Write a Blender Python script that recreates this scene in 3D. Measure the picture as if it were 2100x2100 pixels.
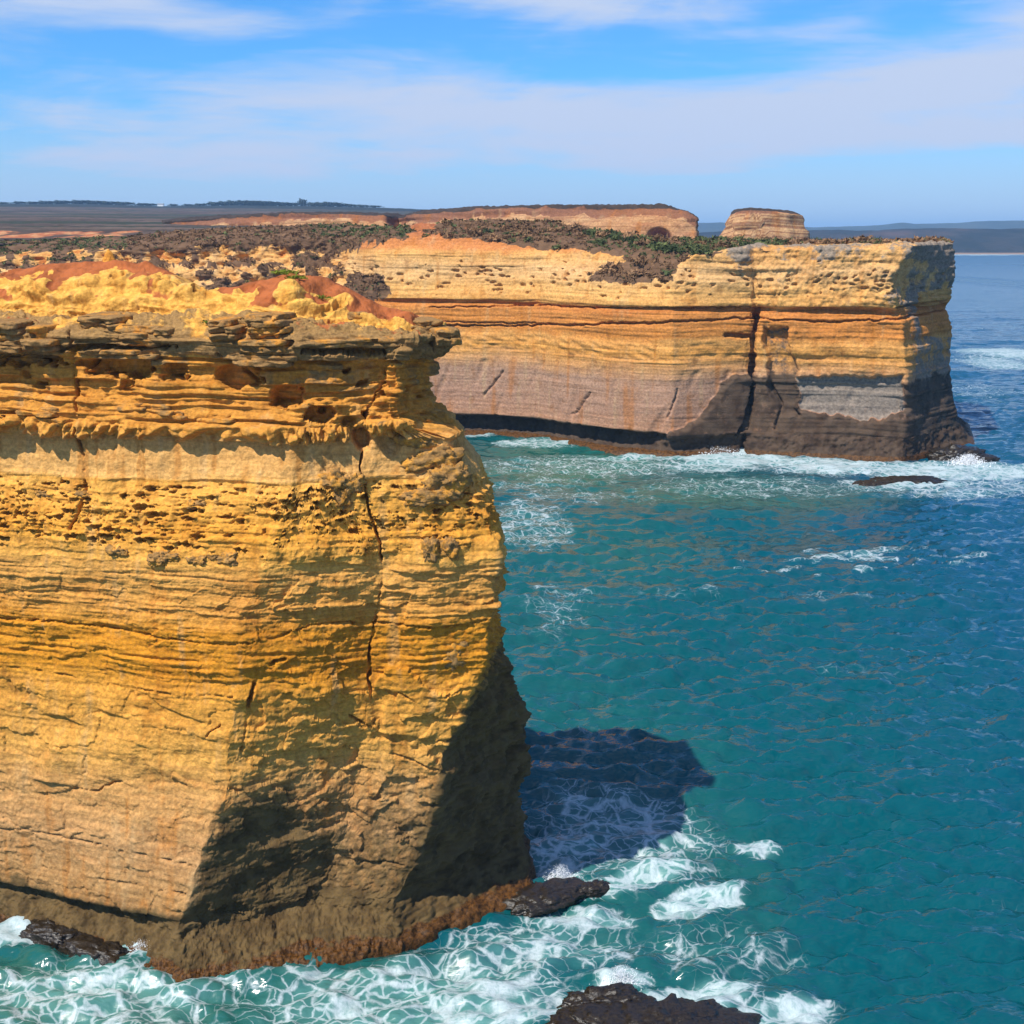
import bpy, math, random
import numpy as np
from mathutils import Vector

scene = bpy.context.scene
for o in list(bpy.data.objects):
    bpy.data.objects.remove(o)
col = scene.collection
RNG = np.random.RandomState(11)
random.seed(5)

# ------------------------------------------------------------------ camera
H = 50.0                      # eye height above the sea
F = 2535.0                    # focal length in photo pixels (photo 2100 px wide)
TH = math.atan((1050 - 482) / F)
CT, ST = math.cos(TH), math.sin(TH)
cam = bpy.data.cameras.new('camera')
cam.sensor_width = 36.0
cam.lens = 36.0 * F / 2100.0
cam.clip_start = 0.5
cam.clip_end = 60000.0
camo = bpy.data.objects.new('camera', cam)
col.objects.link(camo)
camo.location = (0, 0, H)
camo.rotation_euler = (math.pi / 2 - TH, 0, 0)
scene.camera = camo
scene.cycles.diffuse_bounces = 2
scene.cycles.max_bounces = 6
scene.cycles.caustics_reflective = False
scene.cycles.caustics_refractive = False

# ------------------------------------------------------------------ light
SUN_H = Vector((-0.69, -0.72)).normalized()     # horizontal direction towards the sun
SUN_EL = math.radians(53)
sd = Vector((SUN_H.x * math.cos(SUN_EL), SUN_H.y * math.cos(SUN_EL), math.sin(SUN_EL)))
sun = bpy.data.lights.new('sun', 'SUN')
sun.energy = 5.0
sun.angle = math.radians(0.55)
sun.color = (1.0, 0.95, 0.86)
suno = bpy.data.objects.new('sun', sun)
col.objects.link(suno)
suno.location = (-200, -60, 250)
suno.rotation_euler = sd.to_track_quat('Z', 'Y').to_euler()

world = bpy.data.worlds.new('World')
scene.world = world
world.use_nodes = True


class NT:
    """small node-tree helper"""
    def __init__(self, tree):
        self.t = tree
        self.n = tree.nodes
        self.l = tree.links

    def new(self, typ, **kw):
        nd = self.n.new(typ)
        for k, v in kw.items():
            setattr(nd, k, v)
        return nd

    def put(self, sock, v):
        if isinstance(v, bpy.types.NodeSocket):
            self.l.new(v, sock)
        else:
            if sock.type == 'RGBA' and len(v) == 3:
                v = (*v, 1)
            sock.default_value = v

    def math(self, op, a, b=0.0, c=None, clamp=False):
        nd = self.new('ShaderNodeMath', operation=op, use_clamp=clamp)
        self.put(nd.inputs[0], a)
        self.put(nd.inputs[1], b)
        if c is not None:
            self.put(nd.inputs[2], c)
        return nd.outputs[0]

    def vmath(self, op, a, b=(0, 0, 0)):
        nd = self.new('ShaderNodeVectorMath', operation=op)
        self.put(nd.inputs[0], a)
        self.put(nd.inputs[1], b)
        return nd.outputs[0]

    def mix(self, f, a, b, blend='MIX'):
        nd = self.new('ShaderNodeMix', data_type='RGBA', blend_type=blend)
        self.put(nd.inputs[0], f)
        self.put(nd.inputs[6], a)
        self.put(nd.inputs[7], b)
        return nd.outputs[2]

    def step(self, v, a, b, lo=0.0, hi=1.0, smooth=True):
        nd = self.new('ShaderNodeMapRange', interpolation_type='SMOOTHSTEP' if smooth else 'LINEAR')
        nd.clamp = True
        self.put(nd.inputs[0], v)
        self.put(nd.inputs[1], a)
        self.put(nd.inputs[2], b)
        self.put(nd.inputs[3], lo)
        self.put(nd.inputs[4], hi)
        return nd.outputs[0]

    def noise(self, vec, scale, detail=4, rough=0.55, dist=0.0, dim='3D'):
        nd = self.new('ShaderNodeTexNoise', noise_dimensions=dim)
        self.put(nd.inputs['Vector'], vec)
        nd.inputs['Scale'].default_value = scale
        nd.inputs['Detail'].default_value = detail
        nd.inputs['Roughness'].default_value = rough
        nd.inputs['Distortion'].default_value = dist
        return nd.outputs[0]

    def attr(self, name):
        nd = self.new('ShaderNodeAttribute')
        nd.attribute_name = name
        return nd.outputs['Fac']

    def scale(self, vec, s):
        return self.vmath('MULTIPLY', vec, s)


# sky: Nishita plus thin wisps of high cloud, laid out by direction (azimuth, elevation)
def build_world():
    w = NT(world.node_tree)
    w.n.clear()
    out = w.new('ShaderNodeOutputWorld')
    bg = w.new('ShaderNodeBackground')
    sky = w.new('ShaderNodeTexSky', sky_type='NISHITA')
    sky.sun_disc = False
    sky.sun_elevation = SUN_EL
    sky.sun_rotation = math.atan2(SUN_H.x, SUN_H.y)
    sky.altitude = 50
    sky.air_density = 1.0
    sky.dust_density = 0.3
    sky.ozone_density = 3.0
    g = w.new('ShaderNodeTexCoord').outputs['Generated']
    sep = w.new('ShaderNodeSeparateXYZ')
    w.l.new(g, sep.inputs[0])
    x, y, z = sep.outputs
    az = w.math('ARCTAN2', x, y)
    el = w.math('ARCSINE', z)
    cmb = w.new('ShaderNodeCombineXYZ')
    w.put(cmb.inputs[0], w.math('ADD', w.math('MULTIPLY', az, 1.0), w.math('MULTIPLY', el, -1.1)))
    w.put(cmb.inputs[1], w.math('MULTIPLY', el, 3.6))
    v = cmb.outputs[0]
    n1 = w.noise(v, 5.5, 5, 0.58, 0.6)
    cm2 = w.new('ShaderNodeCombineXYZ')
    w.put(cm2.inputs[0], w.math('ADD', w.math('MULTIPLY', az, 1.0), w.math('MULTIPLY', el, 1.6)))
    w.put(cm2.inputs[1], w.math('MULTIPLY', el, 9.0))
    n2 = w.noise(cm2.outputs[0], 7.0, 4, 0.6, 0.3)

    def blob(a0, e0, ra, re, tilt=0.0):
        da = w.math('SUBTRACT', az, a0)
        de = w.math('SUBTRACT', w.math('SUBTRACT', el, e0), w.math('MULTIPLY', da, tilt))
        q = w.math('ADD', w.math('POWER', w.math('ABSOLUTE', w.math('DIVIDE', da, ra)), 2.0),
                   w.math('POWER', w.math('ABSOLUTE', w.math('DIVIDE', de, re)), 2.0))
        return w.math('EXPONENT', w.math('MULTIPLY', q, -1.0))

    def px(u):
        return math.atan((u - 1050) / F)

    def pe(vv):
        return math.atan((482 - vv) / F) * 1.0
    # (u, v, ru, rv, tilt, strength): banks of thin cloud in and around the view
    banks = [(250, 70, 330, 38, -0.06, 1.0), (1120, 30, 380, 55, -0.12, 1.0), (1950, 5, 330, 40, 0.0, 1.0),
             (800, 215, 520, 62, 0.0, 0.85), (1900, 190, 420, 70, 0.13, 0.95), (1400, 250, 600, 45, 0.02, 0.6),
             (1900, 305, 620, 50, 0.05, 0.9), (600, 330, 900, 75, 0.0, 0.8), (1700, 90, 120, 30, 0.2, 0.35),
             (-600, 150, 500, 70, 0.0, 0.9), (2700, 100, 500, 80, 0.0, 0.9)]
    tot = None
    for (u, vv, ru, rv, t, s) in banks:
        b = w.math('MULTIPLY', blob(px(u), pe(vv), ru / F, rv / F, t), s)
        tot = b if tot is None else w.math('ADD', tot, b)
    # away from the view the cover goes on as a mean of the same banks
    far = w.step(w.math('ABSOLUTE', az), 0.75, 1.1)
    high = w.step(el, 0.2, 0.4)
    away = w.math('MAXIMUM', far, high)
    n3 = w.noise(v, 1.6, 3, 0.5)
    tot = w.math('ADD', w.math('MULTIPLY', tot, w.math('SUBTRACT', 1.0, away)),
                 w.math('MULTIPLY', w.step(n3, 0.4, 0.65, 0.0, 0.9), away))
    cov = w.math('ADD', w.math('MULTIPLY', tot, 0.98), w.math('MULTIPLY', w.math('SUBTRACT', n1, 0.5), 1.5))
    cov = w.math('ADD', cov, w.math('MULTIPLY', w.math('SUBTRACT', n2, 0.5), 1.0))
    c = w.step(cov, 0.14, 1.05, 0.0, 1.0)
    haze = w.step(el, 0.12, 0.0, 0.0, 0.8)
    c = w.math('MAXIMUM', c, haze)
    blue = w.mix(1.0, sky.outputs[0], SKY_TINT, 'MULTIPLY')
    # sunlit thin ice cloud
    lum = CLOUD_COL
    colr = w.mix(c, blue, lum)
    w.put(bg.inputs[0], colr)
    bg.inputs[1].default_value = 0.1
    w.l.new(bg.outputs[0], out.inputs[0])


SKY_TINT = (0.34, 0.82, 1.32)
CLOUD_COL = (4.5, 5.3, 7.0)
build_world()

vs = scene.view_settings
vs.view_transform = 'Standard'
vs.look = 'None'
vs.exposure = 0.35
vs.gamma = 1.0
vs.use_curve_mapping = False

# ------------------------------------------------------------------ geometry helpers
def slope(v):
    yc = (1050 - np.asarray(v, float)) / F
    return (CT + yc * ST), (-ST + yc * CT)


def pt(u, v, Y):
    """point on the photo ray (u,v) at distance Y north of the camera"""
    dy, dz = slope(v)
    return np.array([(u - 1050) / F * Y / dy, Y, H + dz / dy * Y])


def ptZ(u, Z, Y):
    d = Y * CT + (H - Z) * ST
    return np.array([(u - 1050) / F * d, Y, Z])


def onZ(u, v, Z=0.0):
    """where the photo ray meets the level Z"""
    dy, dz = slope(v)
    return pt(u, v, (Z - H) * dy / dz)


def project(P):
    d = P[..., 1] * CT + (H - P[..., 2]) * ST
    up = P[..., 1] * ST - (H - P[..., 2]) * CT
    return 1050 + F * P[..., 0] / d, 1050 - F * up / d


_perm = np.random.RandomState(3).permutation(256).astype(np.int32)
_perm = np.concatenate([_perm, _perm, _perm])
_g = np.random.RandomState(4).randn(256, 3)
_g = (_g / np.linalg.norm(_g, axis=1)[:, None]).astype(np.float32)


def pn(x, y, z):
    """gradient noise, about -1..1"""
    x, y, z = np.broadcast_arrays(np.asarray(x, np.float32), np.asarray(y, np.float32), np.asarray(z, np.float32))
    xi = np.floor(x); yi = np.floor(y); zi = np.floor(z)
    fx, fy, fz = x - xi, y - yi, z - zi
    xi = xi.astype(np.int32) & 255; yi = yi.astype(np.int32) & 255; zi = zi.astype(np.int32) & 255
    u = fx * fx * fx * (fx * (fx * 6 - 15) + 10)
    v = fy * fy * fy * (fy * (fy * 6 - 15) + 10)
    w = fz * fz * fz * (fz * (fz * 6 - 15) + 10)
    res = 0
    for dx in (0, 1):
        wx = u if dx else 1 - u
        px_ = _perm[xi + dx]
        for dy in (0, 1):
            wy = v if dy else 1 - v
            py_ = _perm[px_ + yi + dy]
            for dz in (0, 1):
                wz = w if dz else 1 - w
                h = _perm[py_ + zi + dz]
                g = _g[h]
                res = res + wx * wy * wz * (g[..., 0] * (fx - dx) + g[..., 1] * (fy - dy) + g[..., 2] * (fz - dz))
    return res * 1.6


def fbm(P, sc, octv=4, gain=0.5, zs=1.0, off=0.0):
    a, t, f = 1.0, 0.0, 1.0 / sc
    for i in range(octv):
        t = t + a * pn(P[..., 0] * f + off + i * 7.7, P[..., 1] * f + 3.1 * i, P[..., 2] * f * zs + 1.7 * i)
        a *= gain
        f *= 2.03
    return t


def hash2(ix, iy, k=0):
    h = (ix.astype(np.int64) * 374761393 + iy.astype(np.int64) * 668265263 + k * 1442695041) & 0x7fffffff
    h = ((h ^ (h >> 13)) * 1274126177) & 0x7fffffff
    return ((h ^ (h >> 16)) & 0xffff) / 65535.0


def cells(x, y, jit=0.9):
    """2-D cellular noise: distance to the nearest point, its id value"""
    ix = np.floor(x); iy = np.floor(y)
    best = np.full(x.shape, 9.0); idv = np.zeros(x.shape); vy = np.zeros(x.shape)
    for dx in (-1, 0, 1):
        for dy in (-1, 0, 1):
            cx, cy = ix + dx, iy + dy
            px_ = cx + 0.5 + (hash2(cx, cy, 1) - 0.5) * jit
            py_ = cy + 0.5 + (hash2(cx, cy, 2) - 0.5) * jit
            d = np.hypot(x - px_, y - py_)
            m = d < best
            best = np.where(m, d, best)
            idv = np.where(m, hash2(cx, cy, 3), idv)
            vy = np.where(m, y - py_, vy)
    return best, idv, vy


def sst(a, b, x):
    t = np.clip((x - a) / (b - a), 0, 1)
    return t * t * (3 - 2 * t)


def polydist(u, v, pts):
    """distance in photo pixels to a polyline drawn on the rock"""
    best = np.full(u.shape, 1e9)
    for (ax, ay), (bx, by) in zip(pts[:-1], pts[1:]):
        dx, dy = bx - ax, by - ay
        t = np.clip(((u - ax) * dx + (v - ay) * dy) / (dx * dx + dy * dy + 1e-9), 0, 1)
        best = np.minimum(best, np.hypot(u - ax - t * dx, v - ay - t * dy))
    return best


def inpoly(u, v, pts):
    r = np.zeros(u.shape, bool)
    n = len(pts)
    for i in range(n):
        x1, y1 = pts[i]; x2, y2 = pts[(i + 1) % n]
        c = ((y1 > v) != (y2 > v)) & (u < (x2 - x1) * (v - y1) / (y2 - y1 + 1e-12) + x1)
        r ^= c
    return r


def interp_axis(A, counts, axis):
    """linear refinement of a control grid, counts[i] samples in span i"""
    A = np.moveaxis(A, axis, 0)
    out = []
    for i, c in enumerate(counts):
        t = np.linspace(0, 1, c, endpoint=False)[:, None, None]
        out.append(A[i] * (1 - t) + A[i + 1] * t)
    out.append(A[-1:])
    return np.moveaxis(np.concatenate(out, 0), 0, axis)


def blur_axis(A, n, axis):
    A = np.moveaxis(A, axis, 0).copy()
    for _ in range(n):
        B = A.copy()
        B[1:-1] = 0.25 * A[:-2] + 0.5 * A[1:-1] + 0.25 * A[2:]
        A = B
    return np.moveaxis(A, 0, axis)


def grid_normals(P):
    du = np.gradient(P, axis=1)
    dv = np.gradient(P, axis=0)
    n = np.cross(du, dv)
    n /= np.linalg.norm(n, axis=2)[..., None] + 1e-9
    return n


def mesh_from_grid(name, P, mat, attrs=None, parent=None, smooth=True):
    nv, nu = P.shape[:2]
    me = bpy.data.meshes.new(name)
    me.vertices.add(nv * nu)
    me.vertices.foreach_set('co', P.reshape(-1).astype(np.float32))
    idx = np.arange(nv * nu, dtype=np.int32).reshape(nv, nu)
    q = np.stack([idx[:-1, :-1], idx[:-1, 1:], idx[1:, 1:], idx[1:, :-1]], -1).reshape(-1)
    nf = (nv - 1) * (nu - 1)
    me.loops.add(nf * 4)
    me.loops.foreach_set('vertex_index', q)
    me.polygons.add(nf)
    me.polygons.foreach_set('loop_start', np.arange(nf, dtype=np.int32) * 4)
    me.polygons.foreach_set('use_smooth', np.full(nf, smooth))
    if attrs:
        for k, a in attrs.items():
            at = me.attributes.new(k, 'FLOAT', 'POINT')
            at.data.foreach_set('value', a.reshape(-1).astype(np.float32))
    me.update(calc_edges=True)
    me.materials.append(mat)
    o = bpy.data.objects.new(name, me)
    col.objects.link(o)
    if parent:
        o.parent = parent
    return o


def mesh_raw(name, V, Fc, mat, smooth=False):
    """V (n,3), Fc (m,k) faces of one size"""
    me = bpy.data.meshes.new(name)
    V = np.asarray(V, np.float32); Fc = np.asarray(Fc, np.int32)
    k = Fc.shape[1]
    me.vertices.add(len(V))
    me.vertices.foreach_set('co', V.reshape(-1))
    me.loops.add(Fc.size)
    me.loops.foreach_set('vertex_index', Fc.reshape(-1))
    me.polygons.add(len(Fc))
    me.polygons.foreach_set('loop_start', np.arange(len(Fc), dtype=np.int32) * k)
    me.polygons.foreach_set('use_smooth', np.full(len(Fc), smooth))
    me.update(calc_edges=True)
    me.validate()
    me.materials.append(mat)
    return me


def obj(name, me, parent=None, loc=None, rot=None, scl=None):
    o = bpy.data.objects.new(name, me)
    col.objects.link(o)
    if parent:
        o.parent = parent
    if loc is not None:
        o.location = loc
    if rot is not None:
        o.rotation_euler = rot
    if scl is not None:
        o.scale = scl
    return o


def tag(o, label, cat=None, group=None, kind=None):
    o['label'] = label
    if cat:
        o['category'] = cat
    if group:
        o['group'] = group
    if kind:
        o['kind'] = kind
    return o


# ------------------------------------------------------------------ materials
def finish(m, w, base, rough, bump=None, spec=0.2):
    b = w.new('ShaderNodeBsdfPrincipled')
    w.put(b.inputs['Base Color'], base)
    w.put(b.inputs['Roughness'], rough)
    b.inputs['Specular IOR Level'].default_value = spec
    if bump is not None:
        w.l.new(bump, b.inputs['Normal'])
    o = w.new('ShaderNodeOutputMaterial')
    w.l.new(b.outputs[0], o.inputs[0])
    return b


def new_mat(name):
    m = bpy.data.materials.new(name)
    m.use_nodes = True
    w = NT(m.node_tree)
    w.n.clear()
    return m, w


def srgb(r, g, b, k=1.0):
    def f(c):
        c /= 255.0
        return (c / 12.92 if c <= 0.04045 else ((c + 0.055) / 1.055) ** 2.4) * k
    return (f(r), f(g), f(b), 1)


def bump_node(w, height, dist, strength=1.0, normal=None):
    b = w.new('ShaderNodeBump')
    w.put(b.inputs['Height'], height)
    b.inputs['Distance'].default_value = dist
    b.inputs['Strength'].default_value = strength
    if normal is not None:
        w.l.new(normal, b.inputs['Normal'])
    return b.outputs[0]


def rock_mat(name, stops, size=1.0, crust=srgb(146, 114, 72), soil=srgb(164, 92, 50), wet=srgb(96, 78, 48),
             kelp=srgb(92, 60, 26), gloss=0.93):
    m, w = new_mat(name)
    pos = w.new('ShaderNodeNewGeometry').outputs['Position']
    st = w.attr('strat')
    lam = w.noise(w.scale(pos, (0.22, 0.22, 4.0)), 0.9 / size, 3, 0.65)
    st2 = w.math('ADD', st, w.math('MULTIPLY', w.math('SUBTRACT', lam, 0.5), 1.6))
    f = w.math('DIVIDE', st2, 52.0)
    ramp = w.new('ShaderNodeValToRGB')
    w.l.new(f, ramp.inputs[0])
    el = ramp.color_ramp.elements
    el[0].position = stops[0][0] / 52.0; el[0].color = stops[0][1]
    el[1].position = stops[1][0] / 52.0; el[1].color = stops[1][1]
    for z, c in stops[2:]:
        e = el.new(z / 52.0); e.color = c
    base = ramp.outputs[0]
    big = w.attr('big')
    med = w.attr('med')
    fine = w.noise(pos, 4.0 / size, 3, 0.7)
    vst = w.attr('vst')
    # warm iron stain and pale lime patches
    base = w.mix(w.step(big, 0.5, 0.8, 0, 0.25), base, srgb(205, 122, 40, 0.62))
    base = w.mix(w.step(vst, 0.56, 0.78, 0, 0.45), base, srgb(200, 120, 30, 0.62))
    base = w.mix(w.step(vst, 0.42, 0.2, 0, 0.28), base, srgb(225, 195, 145, 0.62))
    base = w.mix(w.step(med, 0.62, 0.8, 0, 0.4), base, srgb(150, 98, 48, 0.6))
    base = w.mix(1.0, base, w.mix(w.step(fine, 0.3, 0.72), (0.74, 0.72, 0.70, 1), (1.16, 1.15, 1.12, 1)), 'MULTIPLY')
    base = w.mix(1.0, base, w.mix(w.step(lam, 0.35, 0.62), (0.90, 0.87, 0.84, 1), (1.06, 1.06, 1.06, 1)), 'MULTIPLY')
    cr = w.attr('crust')
    cn = w.noise(pos, 1.3 / size, 4, 0.7)
    crf = w.step(w.math('ADD', cr, w.math('MULTIPLY', w.math('SUBTRACT', cn, 0.5), 1.3)), 0.4, 0.72)
    ccol = w.mix(w.step(fine, 0.3, 0.7), tuple(c * 0.55 for c in crust[:3]) + (1,), crust)
    base = w.mix(w.math('MULTIPLY', crf, 0.9), base, ccol)
    so = w.attr('soil')
    sof = w.step(w.math('ADD', so, w.math('MULTIPLY', w.math('SUBTRACT', med, 0.5), 0.9)), 0.42, 0.6)
    scol = w.mix(w.step(med, 0.35, 0.65), tuple(c * 0.7 for c in soil[:3]) + (1,), soil)
    scol = w.mix(w.step(fine, 0.55, 0.8, 0, 0.5), scol, srgb(185, 125, 85, 0.6))
    base = w.mix(sof, base, scol)
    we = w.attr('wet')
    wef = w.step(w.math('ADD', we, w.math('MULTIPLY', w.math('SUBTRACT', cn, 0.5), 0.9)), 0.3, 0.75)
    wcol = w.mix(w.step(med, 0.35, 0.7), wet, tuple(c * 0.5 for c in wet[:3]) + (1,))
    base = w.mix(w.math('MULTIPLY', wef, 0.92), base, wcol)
    ke = w.attr('kelp')
    kef = w.step(w.math('ADD', ke, w.math('MULTIPLY', w.math('SUBTRACT', cn, 0.5), 0.9)), 0.35, 0.7)
    kcol = w.mix(w.step(fine, 0.35, 0.6), tuple(c * 0.3 for c in kelp[:3]) + (1,), kelp)
    base = w.mix(kef, base, kcol)
    hgt = w.math('ADD', w.math('MULTIPLY', fine, 0.10), w.math('MULTIPLY', cn, 0.14))
    nb = bump_node(w, hgt, 1.0 * size, 0.7)
    rgh = w.math('SUBTRACT', gloss, w.math('MULTIPLY', kef, 0.4))
    finish(m, w, base, rgh, nb, 0.15 if gloss > 0.8 else 0.5)
    return m


K = 0.74


def warm(stops, r, g, b):
    return [(z, (c[0] * r, c[1] * g, c[2] * b, 1)) for z, c in stops]


NEAR_STOPS = [(0.0, srgb(105, 75, 40, K)), (3.2, srgb(150, 120, 75, K)), (4.5, srgb(186, 152, 98, K)),
              (8.0, srgb(198, 162, 108, K)), (12.0, srgb(210, 168, 100, K)), (14.5, srgb(226, 178, 88, K)),
              (19.0, srgb(228, 172, 72, K)), (20.5, srgb(215, 155, 45, K)), (23.5, srgb(220, 158, 48, K)),
              (25.0, srgb(222, 168, 80, K)), (27.6, srgb(228, 178, 92, K)), (28.6, srgb(234, 184, 88, K)),
              (30.5, srgb(230, 172, 66, K)), (33.6, srgb(236, 186, 88, K)), (34.3, srgb(226, 184, 108, K)),
              (36.4, srgb(224, 180, 106, K)), (36.9, srgb(222, 168, 76, K)), (38.5, srgb(216, 160, 70, K)),
              (41.0, srgb(212, 155, 66, K)), (42.0, srgb(222, 164, 70, K)), (44.5, srgb(236, 190, 92, K)),
              (48.0, srgb(238, 192, 90, K)), (52.0, srgb(200, 120, 60, K))]
FAR_STOPS = [(0.0, srgb(120, 92, 74, K)), (4.5, srgb(150, 118, 98, K)), (5.8, srgb(184, 148, 116, K)),
             (10.0, srgb(176, 146, 120, K)), (17.0, srgb(178, 150, 122, K)), (20.8, srgb(214, 168, 102, K)),
             (23.0, srgb(222, 168, 84, K)), (25.8, srgb(226, 175, 96, K)), (27.0, srgb(214, 150, 72, K)),
             (32.0, srgb(214, 150, 76, K)), (33.2, srgb(196, 128, 62, K)), (34.2, srgb(226, 178, 98, K)),
             (37.5, srgb(228, 186, 110, K)), (42.0, srgb(224, 190, 128, K)), (45.5, srgb(224, 180, 104, K)),
             (46.8, srgb(212, 148, 84, K)), (52.0, srgb(180, 116, 72, K))]
DIST_STOPS = [(0.0, srgb(190, 150, 115, K)), (44.0, srgb(214, 168, 125, K)), (45.2, srgb(168, 118, 84, K)),
              (46.4, srgb(222, 178, 128, K)), (47.6, srgb(146, 98, 70, K)), (48.8, srgb(214, 168, 120, K)),
              (50.0, srgb(186, 132, 96, K)), (51.4, srgb(126, 84, 66, K))]
M_NEAR = rock_mat('limestone_near', warm(NEAR_STOPS, 1.08, 0.93, 0.90), 1.0)


def extra(P, sc):
    """broad colour variation of the rock as 0..1 attributes"""
    return dict(big=0.5 + 0.32 * fbm(P, 9.0 * sc, 3, off=101), med=0.5 + 0.3 * fbm(P, 1.3 * sc, 4, 0.6, off=103),
                vst=0.5 + 0.3 * fbm(P, 1.1 * sc, 3, 0.55, zs=0.09, off=107))


M_FAR = rock_mat('limestone_far', warm(FAR_STOPS, 1.06, 0.92, 0.94), 2.2, crust=srgb(136, 126, 114), soil=srgb(108, 82, 60), wet=srgb(74, 62, 50))
M_DIST = rock_mat('limestone_distant', DIST_STOPS, 4.0, crust=srgb(150, 105, 85), soil=srgb(66, 56, 50), wet=srgb(110, 80, 60))
# ------------------------------------------------------------------ near sea stack
def build_near():
    Zr = [-5, 0.3, 2.1, 2.9, 3.3, 8, 13, 20, 25, 28.4, 34.2, 36.6, 37.5, 41.4, 43.4]
    cut = [0, 0, 1.3, 1.3] + [0] * 11                         # undercut at the foot of the sunlit face
    leftu = [-900, -450, -120, 0, 150, 300, 420]
    cu = dict(
        c6=[372, 372, 366, 364, 368, 414, 465, 483, 492, 540, 600, 608, 602, 605, 612],
        c7=[500, 500, 510, 512, 514, 560, 600, 620, 632, 660, 672, 675, 676, 695, 706],
        c8=[640, 645, 648, 650, 655, 707, 731, 757, 772, 782, 745, 743, 748, 785, 800],
        c9=[760, 745, 730, 735, 742, 796, 820, 870, 895, 905, 865, 840, 815, 815, 835],
        c10=[830, 830, 806, 812, 824, 886, 905, 985, 1012, 1026, 970, 915, 826, 808, 862],
        c11=[1120, 1100, 1067, 1067, 1068, 1074, 1063, 1025, 1012, 1036, 988, 940, 896, 880, 925],
        c12=[1100, 1085, 1060, 1060, 1060, 1062, 1052, 1010, 1000, 1018, 970, 918, 880, 862, 900])
    yo = dict(                                                # distance of each upright line at those levels
        c6=[74.2, 75.6, 77.6, 77.8, 77.9, 78.2, 78.7, 79.2, 79.4, 79.0, 80.4, 81.0, 80.2, 81.4, 80.4],
        c7=[75.0, 76.4, 80.2, 80.4, 80.5, 80.8, 80.8, 80.4, 80.2, 79.9, 80.8, 81.4, 80.7, 81.9, 80.9],
        c8=[76.2, 77.8, 82.2, 82.4, 82.6, 82.8, 82.7, 81.9, 81.6, 81.2, 81.4, 82.0, 81.4, 82.7, 81.3],
        c9=[77.2, 78.6, 81.6, 81.8, 82.0, 82.3, 82.3, 81.6, 81.4, 81.2, 82.0, 82.4, 81.5, 81.9, 81.4],
        c10=[78.8, 80.0, 81.2, 81.4, 81.6, 82.0, 82.2, 82.2, 82.3, 82.2, 82.8, 83.0, 82.6, 82.6, 81.9],
        c11=[85.0, 86.8, 91.5, 91.8, 92.0, 92.4, 92.2, 91.0, 88.5, 84.2, 85.2, 85.6, 86.0, 86.4, 83.6],
        c12=[95, 95, 95, 95, 95, 95, 95, 95, 95, 93, 93, 93, 93, 93, 91])
    cols = []
    for u in leftu:
        c = []
        for j, Z in enumerate(Zr):
            uu = cu['c6'][j] - 62 if u == 420 else u
            m_ = float(np.interp(Z, [0, 3, 13, 25, 29, 37, 44], [.342, .342, .31, .26, .22, .165, .165]))
            pc = ptZ(cu['c6'][j], Z, yo['c6'][j])
            a_ = (uu - 1050) / F
            Y_ = (pc[1] + m_ * pc[0] - m_ * a_ * (H - Z) * ST) / (1 + m_ * a_ * CT)
            c.append(ptZ(uu, Z, Y_ + cut[j] + (2.0 * min(1.0, max(0.0, (360 - uu) / 300.0)) if j < 2 else 0)))
        cols.append(c)
    for k in ('c6', 'c7', 'c8', 'c9', 'c10', 'c11', 'c12'):
        cols.append([ptZ(cu[k][j], Zr[j], yo[k][j]) for j in range(len(Zr))])
    nc = len(cols)
    # top of the stack: shelf behind the rim, foot of the mounds, mound faces, crests, back
    T = [  # (u,v) at T1 T2 T3 T4 and Y step from the rim
        [(-900, 655), (-900, 640), (-900, 610), (-900, 585), (2, 4, 5.2, 9)],
        [(-450, 652), (-450, 636), (-450, 600), (-450, 570), (2, 4, 5.2, 9)],
        [(-120, 652), (-120, 636), (-120, 595), (-120, 560), (2, 4, 5.0, 9)],
        [(0, 655), (0, 637), (0, 592), (0, 558), (2, 4, 5.0, 9)],
        [(150, 652), (150, 646), (150, 580), (150, 536), (2, 4, 5.2, 9)],
        [(300, 655), (300, 640), (300, 582), (300, 538), (2, 4, 5.2, 9)],
        [(440, 655), (430, 632), (425, 614), (425, 600), (2, 4, 5.0, 7)],
        [(606, 660), (598, 648), (595, 600), (595, 559), (1.6, 3.2, 4.4, 8)],
        [(698, 668), (690, 662), (680, 625), (672, 572), (1.6, 3.2, 4.4, 8)],
        [(785, 676), (770, 670), (755, 645), (742, 607), (1.4, 2.6, 3.8, 7)],
        [(820, 680), (808, 674), (798, 657), (785, 628), (1.2, 2.2, 3.4, 6)],
        [(852, 682), (846, 676), (838, 664), (828, 641), (1.0, 2.0, 3.0, 5.5)],
        [(925, 684), (915, 677), (903, 671), (886, 660), (1.0, 2.0, 3.0, 5.0)],
        [(912, 682), (905, 676), (895, 671), (880, 662), (0.5, 0.8, 1.0, 1.4)]]
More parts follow.
